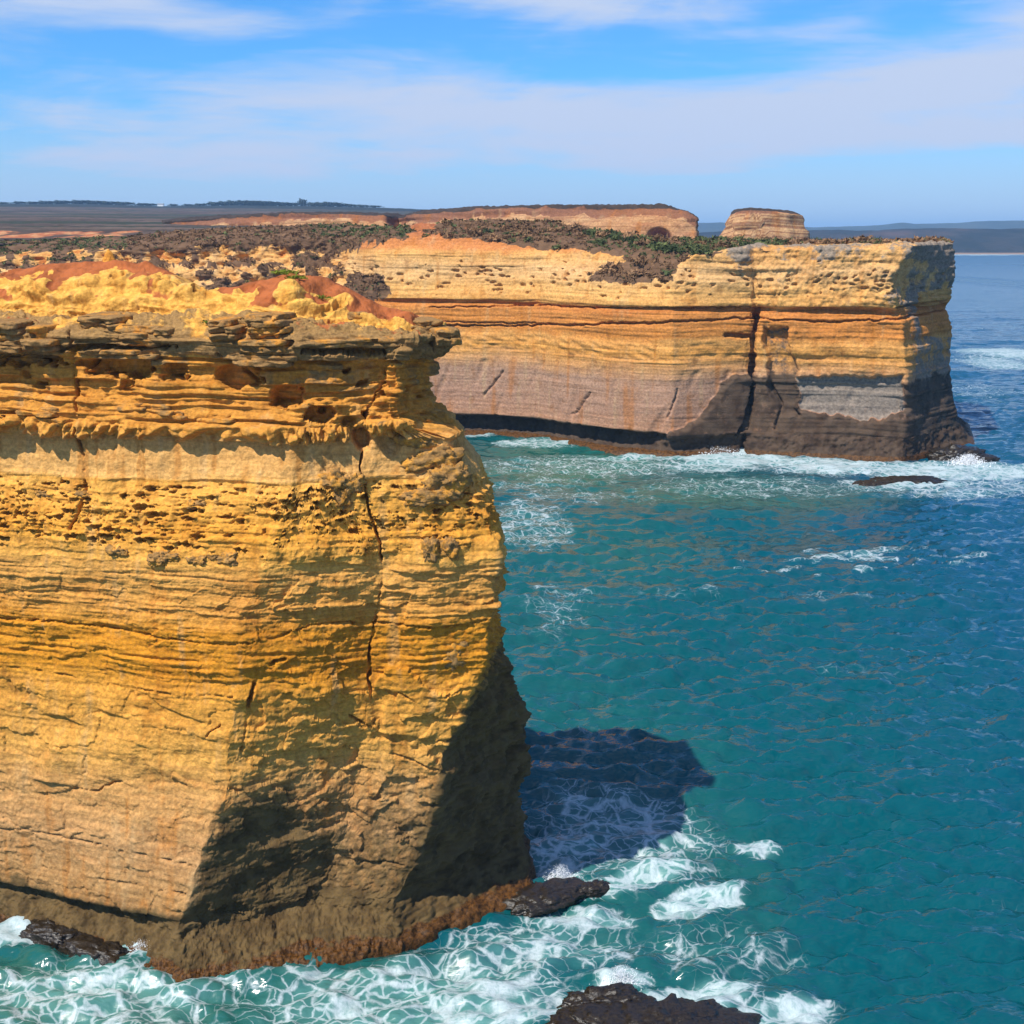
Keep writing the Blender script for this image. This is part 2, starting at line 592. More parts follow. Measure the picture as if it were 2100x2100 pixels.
    for k in range(nc):
        rimY = cols[k][-1][1]
        (u1, u2, u3, u4, dY) = T[k]
        for (uv, d) in zip((u1, u2, u3, u4), dY):
            cols[k].append(pt(uv[0], uv[1], rimY + d))
        cr = cols[k][-1]
        if k < nc - 1:
            w = 1.0 if k < nc - 2 else 0.6
            cols[k].append(cr + np.array([1, 6 * w, -1.2]))
            if k < 9:
                cols[k].append(np.array([cr[0] + 2, cr[1] + 9 * w, 42.5]))
                cols[k].append(np.array([cr[0] + 3, cr[1] + 11 * w, -5]))
            else:
                cols[k].append(np.array([cr[0] - 2, cr[1] + 9 * w, 42.0]))
                cols[k].append(np.array([cols[k][2][0] - 4, 97 + 0.5 * (nc - k), -5]))
        else:
            cols[k].append(cr + np.array([0, 0.4, -1.0]))
            cols[k].append(np.array([cols[k][13][0] - 0.3, cols[k][13][1] + 0.3, 41.0]))
            cols[k].append(np.array([cols[k][0][0], cols[k][0][1] + 0.3, -5]))
    CP = np.array(cols).transpose(1, 0, 2)                    # rows, cols, 3
    rowc = [6, 40, 14, 8, 46, 54, 80, 62, 52, 92, 40, 22, 60, 40, 26, 22, 36, 30, 8, 5, 6]
    colc = [8, 14, 40, 100, 100, 88, 46, 110, 110, 62, 52, 62, 24]
    P = interp_axis(interp_axis(CP, colc, 1), rowc, 0)
    P = blur_axis(blur_axis(P, 3, 1), 2, 0)
    rows = np.concatenate([[0], np.cumsum(rowc)])
    nr, ncv = P.shape[:2]
    wz = P[..., 2]
    ww = (sst(3, 6, wz) * (1 - sst(40, 43, wz)))
    P[..., 0] += ww * (0.32 * pn(wz / 2.6, P[..., 0] / 9.0, 3.3) + 0.2 * pn(wz / 0.9, P[..., 0] / 5.0, 9.1))
    R = np.interp(np.arange(nr), rows, np.arange(len(rows)))[:, None] * np.ones((1, ncv))  # level coordinate
    N = grid_normals(P)
    # keep the push mostly horizontal on the walls
    Nh = N.copy(); Nh[..., 2] *= 0.35
    Nh /= np.linalg.norm(Nh, axis=2)[..., None] + 1e-9
    u, v = project(P)
    Z = P[..., 2]
    seg = np.linalg.norm(np.diff(P[:, :, :2], axis=1), axis=2)
    S = np.concatenate([np.zeros((nr, 1)), np.cumsum(seg, 1)], 1)
    S = np.repeat(S[int(rows[7])][None, :], nr, 0)            # metres along the wall
    wall = sst(2.0, 3.0, R) * (1 - sst(14.0, 14.6, R))
    top = sst(14.0, 15.0, R) * (1 - sst(19.0, 20.0, R))
    shelf = sst(0.6, 1.0, R) * (1 - sst(2.0, 3.2, R))
    cidx = np.interp(np.arange(ncv), np.concatenate([[0], np.cumsum(colc)]), np.arange(nc))[None, :] * np.ones((nr, 1))
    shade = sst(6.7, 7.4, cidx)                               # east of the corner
    # --- broad and medium relief
    n_big = fbm(P, 9.0, 3)
    n_med = fbm(P, 2.2, 4, 0.55, off=11)
    n_fin = fbm(P, 0.55, 3, 0.6, off=23)
    d = wall * ((0.35 - 0.15 * shade) * n_big + (0.10 + 0.05 * shade) * n_med)
    # zones by height
    zb = Z + 0.22 * fbm(P, 6.0, 2, off=31)
    z_up = sst(37.2, 37.9, zb)                                # ochre beds below the rim
    z_rag = sst(36.4, 36.7, zb) * (1 - sst(37.5, 37.9, zb))   # ragged ledge
    z_pale = sst(34.0, 34.5, zb) * (1 - sst(36.3, 36.7, zb))
    z_pit = sst(28.6, 29.6, zb) * (1 - sst(33.8, 34.6, zb))
    z_lay = sst(19.5, 21, zb) * (1 - sst(25.5, 26.5, zb))
    z_bed = sst(25.5, 26.5, zb) * (1 - sst(28, 28.6, zb))
    z_low = 1 - sst(12, 15, zb)
    # --- bedding: separate slabs that run out and step back
    def beds(zz, tmin, tmax, seed, lat, zlo=-6, zhi=60):
        r = np.random.RandomState(seed)
        e = [zlo]
        while e[-1] < zhi:
            e.append(e[-1] + tmin + (tmax - tmin) * r.rand() ** 2)
        e = np.array(e)
        i = np.clip(np.searchsorted(e, zz) - 1, 0, len(e) - 2)
        f = (zz - e[i]) / (e[i + 1] - e[i])
        rv = r.rand(len(e))[i]
        ln = pn(S / lat, i * 7.31 + seed, 0.5) + 0.5 * pn(S / (lat * 0.3), i * 3.7 + seed, 4.5)
        edge = 1 - np.abs(2 * f - 1) ** 12
        return (rv - 0.5 + 0.9 * ln) * edge, rv, i
    b1, rv1, i1 = beds(zb, 0.25, 1.1, 5, 5.0)
    b2, rv2, i2 = beds(zb, 0.10, 0.34, 9, 3.0)
    b3, rv3, i3 = beds(zb + 0.3 * n_med, 0.5, 1.6, 21, 8.0)
    amp1 = 0.06 + 0.55 * z_up + 0.10 * z_lay + 0.10 * z_pit - 0.03 * z_low - 0.07 * z_pale
    amp2 = 0.035 + 0.16 * z_up + 0.06 * z_lay + 0.05 * z_bed - 0.01 * z_low - 0.045 * z_pale
    # the beds on the shaded side are rougher
    d += wall * (amp1 * (1 - 0.35 * shade * (1 - z_up)) * b1 + amp2 * (1 + 0.2 * shade * (1 - z_pale)) * b2 + 0.06 * b3)
    # --- ragged ledge over the pale band
    rag = 0.35 + 0.55 * pn(S / 2.6, zb * 0.7, 2.2) + 0.55 * pn(S / 0.8, zb * 1.6, 7.7) + 0.3 * pn(S / 0.35, zb * 3, 5.5)
    d += wall * z_rag * np.clip(rag, -0.5, 1.5) * 0.95
    # ragged stub shadows under it
    # --- pitted band: holes with a lip, and knobs
    zz = np.where(z_pit + z_pale > 0.01, zb, 0)
    for (sx, sy, thr, dep, rad, k) in ((0.95, 0.50, 0.34, 0.70, 0.36, 0), (0.45, 0.28, 0.30, 0.35, 0.36, 40), (0.24, 0.2, 0.25, 0.16, 0.4, 80)):
        ws = S + 0.3 * n_fin + k
        f1, idv, vy = cells(ws / sx, zb / sy + k)
        dens = thr + 0.45 * fbm(P, 3.2, 2, off=51 + k) - 0.22 * sst(31.2, 29.4, zb) - 0.9 * sst(33.2, 34.4, zb)
        act = sst(0.0, 0.08, dens - idv)
        rr = rad * (0.6 + 0.8 * np.mod(idv * 37.7, 1.0))
        hole = sst(rr, rr * 0.6, f1 + 0.18 * n_fin)
        d -= wall * z_pit * act * hole * dep
        lip = sst(rr * 1.9, rr * 1.1, f1) * sst(0.0, 0.25, vy)
        d += wall * z_pit * act * lip * dep * 0.45
    d += wall * z_pit * 0.16 * np.maximum(0, n_med + 0.2)
    # small knock-outs in the ochre beds
    f1, idv, vy = cells(S / 1.7 + 0.2 * n_fin, zb / 0.8 + 77)
    d -= wall * z_up * (idv < 0.17) * sst(0.34, 0.2, f1) * 0.8
    # --- cracks and bedding partings
    un = u + 4 * n_med + 2 * n_fin
    vn = v + 4 * n_med + 2 * n_fin
    cracks = [([(140, 645), (148, 720), (156, 790), (154, 850), (165, 905), (176, 1000), (166, 1060), (150, 1085)], 5, 1.3),
              ([(800, 760), (778, 800), (756, 833), (746, 880), (741, 960), (761, 1059), (782, 1117), (783, 1182), (771, 1262), (760, 1330), (757, 1389), (768, 1486)], 4, 0.8),
              ([(-60, 1262), (120, 1276), (230, 1290), (300, 1303), (390, 1315), (470, 1322), (560, 1310), (640, 1282), (760, 1276), (900, 1287), (1000, 1272)], 3, 0.6),
              ([(-60, 1360), (60, 1372), (200, 1400), (330, 1420), (480, 1432)], 2.4, 0.3),
              ([(585, 1350), (545, 1362), (528, 1385), (512, 1440), (503, 1500), (496, 1545)], 7, 1.0),
              ([(145, 1618), (205, 1624), (225, 1610), (248, 1601)], 3.0, 0.5),
              ([(425, 1512), (452, 1490)], 3.0, 0.5),
              ([(720, 1470), (745, 1482), (765, 1490)], 4, 0.6),
              ([(450, 725), (500, 770), (515, 780)], 5, 0.6),
              ([(-40, 1695), (60, 1702), (150, 1722), (300, 1755), (400, 1780)], 2.2, 0.35),
              ([(-40, 1760), (60, 1775), (200, 1800), (380, 1835)], 2.2, 0.35),
              ([(820, 1420), (860, 1440), (900, 1470)], 2.5, 0.3), ([(790, 1540), (850, 1560), (900, 1580)], 3, 0.4),
              ([(700, 1760), (800, 1770), (870, 1790)], 2.5, 0.4)]
    for pl, wd, dep in cracks:
        dd = polydist(un, vn, pl)
        d -= wall * dep * np.clip(0.6 + 1.5 * n_med, 0.05, 1.3) * sst(wd * 0.8, wd * 0.15, dd + 1.2 * n_fin)
    # spalled sheets: rock stands proud above a broken edge
    def spall(pl, hgt, reach):
        xs = [p[0] for p in pl]; ys = [p[1] for p in pl]
        yv = np.interp(un, xs, ys)
        inside = sst(xs[0] - 10, xs[0] + 12, un) * (1 - sst(xs[-1] - 12, xs[-1] + 10, un))
        return hgt * np.clip(0.35 + 1.3 * pn(un / 70.0, vn / 160.0, hgt * 31), 0, 1) * inside * sst(yv + 2, yv - 2, vn) * (1 - sst(yv - reach, yv - reach - 60, vn) * 1.0)
    for pl, h, rc in (([(-50, 1560), (30, 1585), (150, 1612), (250, 1600), (340, 1650), (450, 1668)], 0.45, 60),
                      ([(-50, 1440), (40, 1460), (120, 1470), (200, 1500), (280, 1520), (360, 1560), (470, 1570)], 0.25, 50),
                      ([(150, 1440), (260, 1472), (340, 1452), (420, 1480)], 0.22, 40),
                      ([(560, 1470), (640, 1490), (700, 1470), (765, 1492)], 0.5, 60),
                      ([(780, 1500), (860, 1512), (930, 1500), (990, 1470)], 0.45, 50),
                      ([(780, 1640), (830, 1630), (890, 1610)], 0.3, 60),
                      ([(590, 1158), (680, 1150), (770, 1165), (850, 1175), (1030, 1180)], 0.35, 30)):
        d += wall * spall(pl, h, rc)
    # deep re-entrant on the shaded east end of the ledge, and the dark notch beside the nose
    d -= wall * 1.6 * sst(30, 8, np.hypot((un - 800) / 1.0, (vn - 905) / 1.3)) * 0.5
    d -= wall * 1.2 * sst(22, 6, polydist(un, vn, [(720, 870), (745, 905)]))
    # under-rim recesses (deep shadow slots between the slabs)
    slots = [(60, 742, 70, 12), (250, 752, 70, 22), (360, 758, 26, 15), (490, 770, 50, 22), (700, 718, 90, 8), (590, 815, 40, 24), (660, 850, 40, 18), (200, 712, 60, 7), (310, 712, 55, 7)]
    for (cu_, cv_, ru_, rv_) in slots:
        q = np.abs((un - cu_) / ru_) ** 3 + np.abs((vn - cv_) / rv_) ** 3 + 0.6 * n_med + 0.5 * n_fin
        d -= wall * 1.4 * sst(1.1, 0.7, q)
    # joint-bounded plates: flat pieces standing a little proud of each other
    low = 1 - sst(26.0, 28.5, zb)
    for (cx_, cz_, am_, off_) in ((3.4, 2.1, 0.22, 0.0), (1.3, 0.75, 0.10, 31.0), (0.55, 0.3, 0.045, 67.0)):
        jx = S / cx_ + 0.22 * n_med + 0.12 * n_big + off_
        jz = zb / cz_ + 0.18 * n_med + off_
        row_ = np.floor(jz)
        jx = jx + 0.61 * row_
        _, idp, _ = cells(jx, jz, 0.75)
        gate = sst(-0.35, 0.25, fbm(P, 5.0, 2, off=141 + off_)) if am_ < 0.2 else 1.0
        d += wall * low * am_ * (1 + 0.9 * shade) * (idp - 0.5) * gate
    # rough surface on the shaded facets (ribs)
    rib = fbm(np.stack([P[..., 0] * 1.0, P[..., 1], P[..., 2] * 1.9], -1), 1.1, 3, 0.6, off=71)
    d += wall * shade * 0.06 * rib * (1 - z_pale) * (1 - 0.6 * z_pit)
    d += wall * sst(10.9, 11.3, cidx) * sst(30, 26, Z) * (0.35 * n_med + 0.25 * rib + 0.25 * b1 + 0.12 * b2)
    d += wall * 0.035 * n_fin
    # --- top: lumps and gullies
    lump = fbm(P, 2.0, 4, 0.6, off=91)
    f1, idv, _ = cells(P[..., 0] / 2.1 + 0.3 * n_med, P[..., 2] / 1.1 + 0.3 * n_med)
    mface = top * sst(16.1, 16.5, R) * (1 - sst(17.8, 18.2, R))
    d_top = top * (0.16 * lump + 0.04 * n_fin)
    tl = top * (1 - sst(16.0, 16.4, R))
    d_top += tl * 0.35 * np.maximum(-0.6, fbm(np.stack([P[..., 0] * .6, P[..., 1] * .6, P[..., 2] * 3], -1), 0.9, 4, 0.6, off=7))
    d_top += mface * (0.6 * sst(0.65, 0.1, f1) - 0.7 * (idv < 0.16) * sst(0.35, 0.15, f1) + 0.18 * n_med)
    red = sst(17.2, 17.9, R + 0.35 * n_med + 0.15 * n_big)
    d_top *= (1 - 0.6 * red * top)
    D = P + Nh * d[..., None] + N * d_top[..., None]
    # shelf: rough weedy rock
    D += N * (shelf * (0.35 * fbm(P, 2.6, 4, 0.55, off=44) + 0.16 * n_fin + 0.07 * fbm(P, 0.3, 2, off=3)))[..., None]
    D[..., 2] = np.where(R < 0.8, np.minimum(D[..., 2], 0.3), D[..., 2])
    # attributes
    strat = zb + 0.25 * (rv1 - 0.5) + 0.35 * (rv2 - 0.5)
    strat = np.where(R > 14.5, 44.6 + 0.5 * n_med, strat)
    crust = np.zeros_like(Z)
    crust += sst(13.0, 13.8, R + 0.25 * n_med) * (1 - sst(15.7, 16.1, R + 0.3 * n_med)) * (0.78 + 0.5 * n_med)
    crust += z_rag * wall * 0.25
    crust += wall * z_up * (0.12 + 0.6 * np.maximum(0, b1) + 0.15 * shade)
    crust += wall * 0.22 * z_pit * np.maximum(0, n_med)
    soil = top * sst(17.0, 17.8, R + 0.5 * n_med + 0.25 * n_big) + tl * 0.5 * sst(0.1, 0.8, n_big + n_med)
    soil += mface * 0.5 * sst(0.1, 0.6, n_med - 0.5 * sst(0.5, 0.2, f1) + 0.3)
    soil += top * sst(470, 560, u) * sst(16.25, 16.7, R + 0.5 * n_med) * sst(0.1, -0.3, n_big - 0.4 * sst(640, 720, u)) * 0.9
    soil *= np.clip(1.0 - 0.9 * sst(300, 420, u) * sst(470, 430, u) * sst(545, 560, v), 0, 1)
    wet = sst(3.6, 2.2, Z) * 0.95 + shade * wall * sst(17, 7, Z + 2.5 * n_big) * (0.95 - 0.38 * sst(8.6, 9.1, cidx) * sst(11.2, 10.6, cidx)) + wall * sst(10.8, 11.2, cidx) * sst(24, 17, Z) * 0.8  # wet foot and olive rock, plus shade painted on facets turned from the sun
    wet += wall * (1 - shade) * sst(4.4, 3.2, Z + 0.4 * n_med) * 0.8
    kelp = sst(1.25, 0.5, D[..., 2] + 0.35 * n_med) * (Z < 6)
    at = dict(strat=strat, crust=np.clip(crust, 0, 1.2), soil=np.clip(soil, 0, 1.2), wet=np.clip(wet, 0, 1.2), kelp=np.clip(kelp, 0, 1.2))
    at.update(extra(D, 1.0))
    stain = sum(sst(w_, w_ * 0.3, np.abs(un - u0_)) * a_ for u0_, w_, a_ in ((166, 16, .5), (180, 6, .3), (283, 6, .4), (292, 5, .35), (200, 5, .2), (610, 8, .2)))
    at['vst'] = at['vst'] + stain * sst(33.0, 34.0, zb) * (1 - sst(36.4, 36.8, zb))
    # --- split into its rock bands
    root = bpy.data.objects.new('sea_stack', None)
    col.objects.link(root)
    c0 = ptZ(500, 0, 88)
    root.location = c0
    tag(root, 'tall golden layered limestone sea stack filling the left foreground, red earth on top', 'sea stack')
    parts = [('tidal_shelf', 0, 3, 'brown weed covered rock shelf round the foot of the stack'),
             ('lower_wall', 3, 7, 'smooth pinkish tan lower rock face'),
             ('layered_wall', 7, 9, 'yellow finely bedded rock band below the shoulder'),
             ('pitted_band', 9, 10, 'bright yellow rock band full of small holes'),
             ('pale_band', 10, 11, 'smooth pale rock band under the ragged ledge'),
             ('ochre_beds', 11, 14, 'ragged ochre rock beds under the rim'),
             ('stack_top', 14, 21, 'uneven top with yellow knobs and red earth mounds')]
    for name, a, b, lab in parts:
        ra, rb = int(rows[a]), int(rows[b])
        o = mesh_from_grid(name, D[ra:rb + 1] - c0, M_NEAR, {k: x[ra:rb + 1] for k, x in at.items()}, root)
        o['label'] = lab
    return root, c0, dict(P=D, u=u, v=v, R=R, N=N, rows=rows)


near_root, near_c0, near = build_near()

# ------------------------------------------------------------------ headland across the cove
def build_headland():
    Zr = [-6, 0.2, 1.6, 4.6, 5.2, 12, 19.7, 26, 32.6, 33.2, 34.2, 40]
    # columns: waterline (u, v), then u at the levels, depth steps
    W = [(-700, 862), (-250, 868), (0, 872), (250, 875), (450, 877), (600, 878), (700, 880), (780, 883), (920, 889), (1100, 899), (1250, 925), (1380, 935),
         (1495, 931), (1524, 930), (1537, 930), (1550, 931), (1632, 936), (1845, 946), (1985, 938), (1960, 900)]
    n = len(W)
    us = {12: [1495, 1497, 1499, 1500, 1500, 1512, 1522, 1532, 1540, 1540, 1540, 1540],
          13: [1512, 1514, 1516, 1518, 1519, 1532, 1539, 1543, 1546, 1546, 1546, 1546],
          14: [1520, 1522, 1524, 1526, 1528, 1538, 1544, 1547, 1549, 1549, 1549, 1549],
          15: [1528, 1530, 1532, 1534, 1536, 1545, 1549, 1551, 1553, 1553, 1553, 1553],
          16: [1632, 1632, 1632, 1632, 1632, 1634, 1636, 1622, 1620, 1620, 1620, 1620],
          17: [1850, 1850, 1853, 1856, 1856, 1858, 1859, 1855, 1852, 1850, 1840, 1822],
          18: [2020, 2005, 1984, 1970, 1966, 1954, 1948, 1953, 1946, 1944, 1948, 1956],
          19: [2000, 1990, 1970, 1950, 1946, 1938, 1934, 1938, 1932, 1930, 1934, 1940]}
    rim = [(-700, 560), (-250, 560), (0, 560), (250, 545), (450, 540), (600, 535), (690, 530), (770, 522), (900, 520), (1100, 522), (1250, 562), (1390, 548),
           (1430, 521), (1520, 513), (1545, 513), (1560, 512), (1640, 509), (1872, 504), (1954, 500), (1938, 501)]
    band = [(-700, 526), (-250, 526), (0, 526), (250, 512), (450, 495), (600, 490), (700, 492), (780, 488), (900, 484), (1100, 494), (1250, 515), (1390, 515),
            (1440, 508), (1520, 505), (1548, 505), (1562, 505), (1645, 503), (1870, 500), (1948, 498), (1936, 499)]
    crest = [(-700, 494), (-250, 494), (0, 494), (250, 486), (450, 470), (600, 462), (710, 460), (800, 466), (930, 450), (1100, 451), (1250, 477), (1390, 490),
             (1450, 491), (1520, 492.5), (1550, 493), (1565, 493.5), (1650, 495), (1865, 497), (1944, 496.5), (1934, 498)]
    cols = []
    for k, (u0, v0) in enumerate(W):
        w0 = onZ(u0, v0, 0.2)
        Y0 = w0[1]
        if k == 18:
            Y0 = 296
        if k == 19:
            Y0 = 330
        c = []
        left = k <= 11
        slopey = k <= 6
        for j, Z in enumerate(Zr):
            bt = [0, 0, 0.5, 1.0, 1.0, 1.6, 2.2, 2.8, 3.2, 4.2, 3.4, 5.5][j]
            if 7 <= k <= 11:
                bt = [-3, 0, 5.0, 5.4, 0.6, 1.2, 2.0, 2.8, 3.4, 4.6, 3.6, 6.5][j]
            if k == 11:
                bt = [-2, 0, 2.4, 2.6, 1.2, 1.6, 2.2, 2.8, 3.4, 4.4, 3.6, 6.0][j]
            if slopey:
                bt = Z * 0.9
            if k >= 12:
                bt = [-1.5, 0, 1.0, 1.6, 1.8, 2.6, 3.2, 3.4, 3.8, 5.0, 3.6, 4.2][j]
            if k == 14 and Z < 33:
                bt += 2.2
            uu = us[k][j] if k in us else u0 + (0 if not left else 0)
            c.append(ptZ(uu, Z, Y0 + bt))
        Yr = Y0 + (8.5 if 7 <= k <= 11 else 4.6)
        if slopey:
            Yr = Y0 + 48
        if k == 10:
            Yr += 4
        c.append(pt(rim[k][0], rim[k][1], Yr))
        c.append(pt(band[k][0], band[k][1], Yr + (4 if k < 12 else 10) * (0.2 if k == 19 else 1)))
        c.append(pt(crest[k][0], crest[k][1], Yr + (26 if k < 12 else 40) * (0.1 if k == 19 else 1)))
        c.append(c[-1] + np.array([0, (60 if k < 18 else 10) * (0.2 if k == 19 else 1), -4]))
        lz = 10 if k < 7 else -6
        c.append(c[-1] + np.array([0, 8 * (0.2 if k == 19 else 1), lz - c[-1][2]]))
        cols.append(c)
    CP = np.array(cols).transpose(1, 0, 2)
    rowc = [3, 6, 14, 5, 30, 40, 34, 36, 6, 8, 26, 30, 26, 26, 8, 4]
    colc = [6, 14, 30, 30, 30, 34, 40, 70, 90, 70, 64, 56, 18, 10, 12, 44, 110, 60, 16]
    P = interp_axis(interp_axis(CP, colc, 1), rowc, 0)
    P = blur_axis(blur_axis(P, 3, 1), 2, 0)
    rows = np.concatenate([[0], np.cumsum(rowc)])
    nr, ncv = P.shape[:2]
    R = np.interp(np.arange(nr), rows, np.arange(len(rows)))[:, None] * np.ones((1, ncv))
    N = grid_normals(P)
    Nh = N.copy(); Nh[..., 2] *= 0.3
    Nh /= np.linalg.norm(Nh, axis=2)[..., None] + 1e-9
    u, v = project(P)
    Z = P[..., 2]
    seg = np.linalg.norm(np.diff(P[:, :, :2], axis=1), axis=2)
    S = np.concatenate([np.zeros((nr, 1)), np.cumsum(seg, 1)], 1)
    S = np.repeat(S[int(rows[6])][None, :], nr, 0)
    cidx = np.interp(np.arange(ncv), np.concatenate([[0], np.cumsum(colc)]), np.arange(n))[None, :] * np.ones((nr, 1))
    wall = sst(2.5, 3.6, R) * (1 - sst(12.6, 13.2, R))
    hillL = 1 - sst(5.6, 6.6, cidx)                     # scrubby slope at the west end
    east = sst(11.8, 12.2, cidx)
    end = sst(16.9, 17.3, cidx)
    n_big = fbm(P, 26, 3)
    n_med = fbm(P, 6, 4, 0.55, off=5)
    n_fin = fbm(P, 1.7, 3, 0.6, off=15)
    zb = Z + 0.5 * fbm(P, 22, 2, off=9)
    z_pale = sst(34, 35, zb)
    z_mid = sst(19.2, 20.4, zb) * (1 - z_pale)
    z_pink = 1 - sst(19, 20, zb)
    r = np.random.RandomState(8)
    def beds(zz, tmin, tmax, seed, lat):
        rr = np.random.RandomState(seed)
        e = [-10.0]
        while e[-1] < 70:
            e.append(e[-1] + tmin + (tmax - tmin) * rr.rand() ** 2)
        e = np.array(e)
        i = np.clip(np.searchsorted(e, zz) - 1, 0, len(e) - 2)
        f = (zz - e[i]) / (e[i + 1] - e[i])
        rv = rr.rand(len(e))[i]
        ln = pn(S / lat, i * 7.31 + seed, 0.5) + 0.5 * pn(S / (lat * 0.3), i * 3.7 + seed, 4.5)
        return (rv - 0.5 + 0.9 * ln) * (1 - np.abs(2 * f - 1) ** 6), rv
    b1, rv1 = beds(zb, 0.9, 2.6, 4, 22)
    b2, rv2 = beds(zb, 0.35, 1.0, 6, 12)
    rough = 0.35 + 0.65 * east
    d = wall * (0.5 * n_big + (0.10 + 0.22 * z_pale + 0.35 * east * (1 - 0.5 * z_pink)) * n_med)
    d += wall * ((0.10 + 0.18 * z_mid + 0.20 * z_pale + 0.25 * east) * b1 + (0.06 + 0.08 * z_mid + 0.10 * z_pale + 0.14 * end) * b2)
    d += wall * east * z_pale * (0.35 * n_fin + 0.3 * np.maximum(0, n_med))
    d += wall * hillL * (2.2 * n_med + 1.0 * n_fin + 1.5 * n_big)
    # pits in the pale slope
    f1, idv, vy = cells(S / 2.0 + 0.4 * n_fin, zb / 1.1)
    dens = 0.55 - 1.2 * np.abs(zb - 39.5) / 8 + 0.4 * n_med
    d -= wall * z_pale * (idv < dens) * sst(0.42, 0.2, f1) * 0.9
    # ripple band
    d += wall * 0.35 * pn(S / 2.2 + 0.3 * zb, zb / 1.4, 1.1) * sst(21.5, 22.5, zb) * (1 - sst(25, 26, zb)) * (1 - east)
    # slanting flutes in the pinkish wall
    d -= wall * z_pink * 0.5 * np.maximum(0, pn(S / 3.0 - zb / 9.0, zb / 14.0, 3.0) - 0.25) * (0.5 + 0.5 * (1 - east)) * 2.0
    un = u + 3.0 * n_med + 2.0 * n_fin
    vn = v + 2.5 * n_med + 2.0 * n_fin
    ur, vr = u + 7 * n_med + 6 * n_fin, v + 5 * n_med + 5 * n_fin
    for pl, wd, dep in (([(1553, 635), (1550, 665), (1543, 690), (1541, 740), (1538, 790), (1532, 830), (1520, 865), (1508, 890)], 5.5, 3.5),
                        ([(1490, 688), (1535, 688)], 6, 2.0), ([(880, 668), (1100, 667), (1300, 664), (1540, 652), (1700, 660), (1840, 655), (1940, 636)], 3.0, 1.2),
                        ([(880, 630), (1100, 626), (1250, 632), (1540, 630)], 2.2, 0.9), ([(900, 660), (1100, 662)], 2, .8),
                        ([(1840, 632), (1900, 622), (1945, 615)], 3, 1.5),
                        ([(1580, 790), (1600, 830), (1590, 880)], 4, 1.0), ([(1175, 850), (1195, 825), (1210, 805)], 3, .6), ([(1370, 860), (1380, 830), (1392, 800)], 3, .6),
                        ([(1030, 760), (1010, 790), (990, 810)], 3, .5)):
        d -= wall * dep * sst(wd, wd * 0.3, polydist(un, vn, pl))
    # broken sheet edges: lower darker rock stands out below the clean face
    def patch(poly, dep):
        m = inpoly(ur, vr, poly).astype(float)
        m = blur_axis(blur_axis(m, 2, 0), 2, 1)
        return m * dep, m
    p1, m1 = patch([(1632, 772), (1860, 772), (1862, 845), (1835, 850), (1815, 868), (1790, 862), (1765, 868), (1740, 855), (1640, 842)], -1.8)   # scar with grey face
    p2, m2 = patch([(1490, 770), (1540, 770), (1530, 940), (1380, 945), (1340, 905), (1410, 868), (1450, 850), (1480, 810)], 1.6)
    p3, m3 = patch([(1565, 672), (1612, 668), (1620, 720), (1632, 775), (1636, 850), (1600, 850), (1575, 800), (1570, 745)], -2.2)  # shaded facet: set back, its shade also painted via crust and wet
    d += wall * (p1 + p2 + p3)
    D = P + Nh * d[..., None]
    # upper slope and top: lumps of scrubby earth
    topm = sst(12.4, 13.4, R) * (1 - sst(15, 15.6, R))
    D += N * (topm * (0.55 * n_med + 0.35 * n_fin + 0.3 * n_big * (1 - east)) * (1 - 0.8 * east))[..., None]
    notch = sst(1, 2, R) * (1 - sst(3.4, 4, R))
    D += N * (notch * 0.5 * n_fin)[..., None]
    D[..., 2] = np.where(R < 0.9, np.minimum(D[..., 2], 0.2), D[..., 2])
    # attributes
    scr_polys = [[(860, 478), (930, 440), (1100, 440), (1260, 470), (1420, 482), (1560, 486), (1560, 508), (1425, 524), (1370, 572), (1300, 580), (1200, 575), (1240, 545), (1280, 522), (1180, 516), (1060, 505), (950, 486)],
                 [(-800, 440), (700, 440), (830, 455), (860, 480), (760, 500), (700, 520), (560, 500), (420, 500), (250, 500), (-800, 560)],
                 [(720, 560), (790, 565), (800, 600), (760, 620), (700, 590)]]
    scrub = np.zeros_like(u)
    uu2 = u + 14 * n_med + 5 * n_fin; vv2 = v + 7 * n_med + 3 * n_fin
    for p in scr_polys:
        scrub = np.maximum(scrub, inpoly(uu2, vv2, p).astype(float))
    scrub = np.maximum(scrub, hillL * wall * (n_big * 0.6 + n_med > 0.05))
    scrub = np.maximum(scrub, hillL * sst(12, 13, R) * (n_med > -0.25))
    scrub = np.maximum(scrub, east * sst(13.0, 13.2, R))
    strat = zb + 0.5 * (rv1 - 0.5) + 0.5 * (rv2 - 0.5) + 0.7 * n_med + 0.5 * n_big
    strat = np.where((east > 0.5) & (strat > 44.5), 44.5, strat)
    strat = np.where(hillL > 0.5, 40 + 9 * n_med + 3 * n_big, strat)
    m2 = sst(0.02, 0.35, blur_axis(blur_axis(m2, 6, 0), 6, 1))
    m1 = sst(0.45, 0.95, m1)
    crust = end * wall * (0.62 + 0.25 * n_med) + east * (R > 11.6) * 0.3 + m1 * 0.85 + 0.45 * m3 + east * wall * z_pale * (0.18 + 0.45 * n_med)
    crust *= 1 - 0.9 * inpoly(un, vn, [(1880, 600), (1960, 590), (1960, 690), (1890, 690)])
    wet = sst(5.0, 3.8, Z) * (R < 4.6) + 0.75 * m2 + 0.7 * wall * sst(15.5, 16.0, cidx) * sst(9.4, 7.6, Z + 0.8 * n_med) + 0.75 * wall * east * sst(19.5, 17.0, Z + 0.8 * n_med) * (1 - m1) + 0.45 * m3  # the m3 share is painted facet shade
    wet = np.where((R > 2) & (R < 4.0), 1.0, wet)
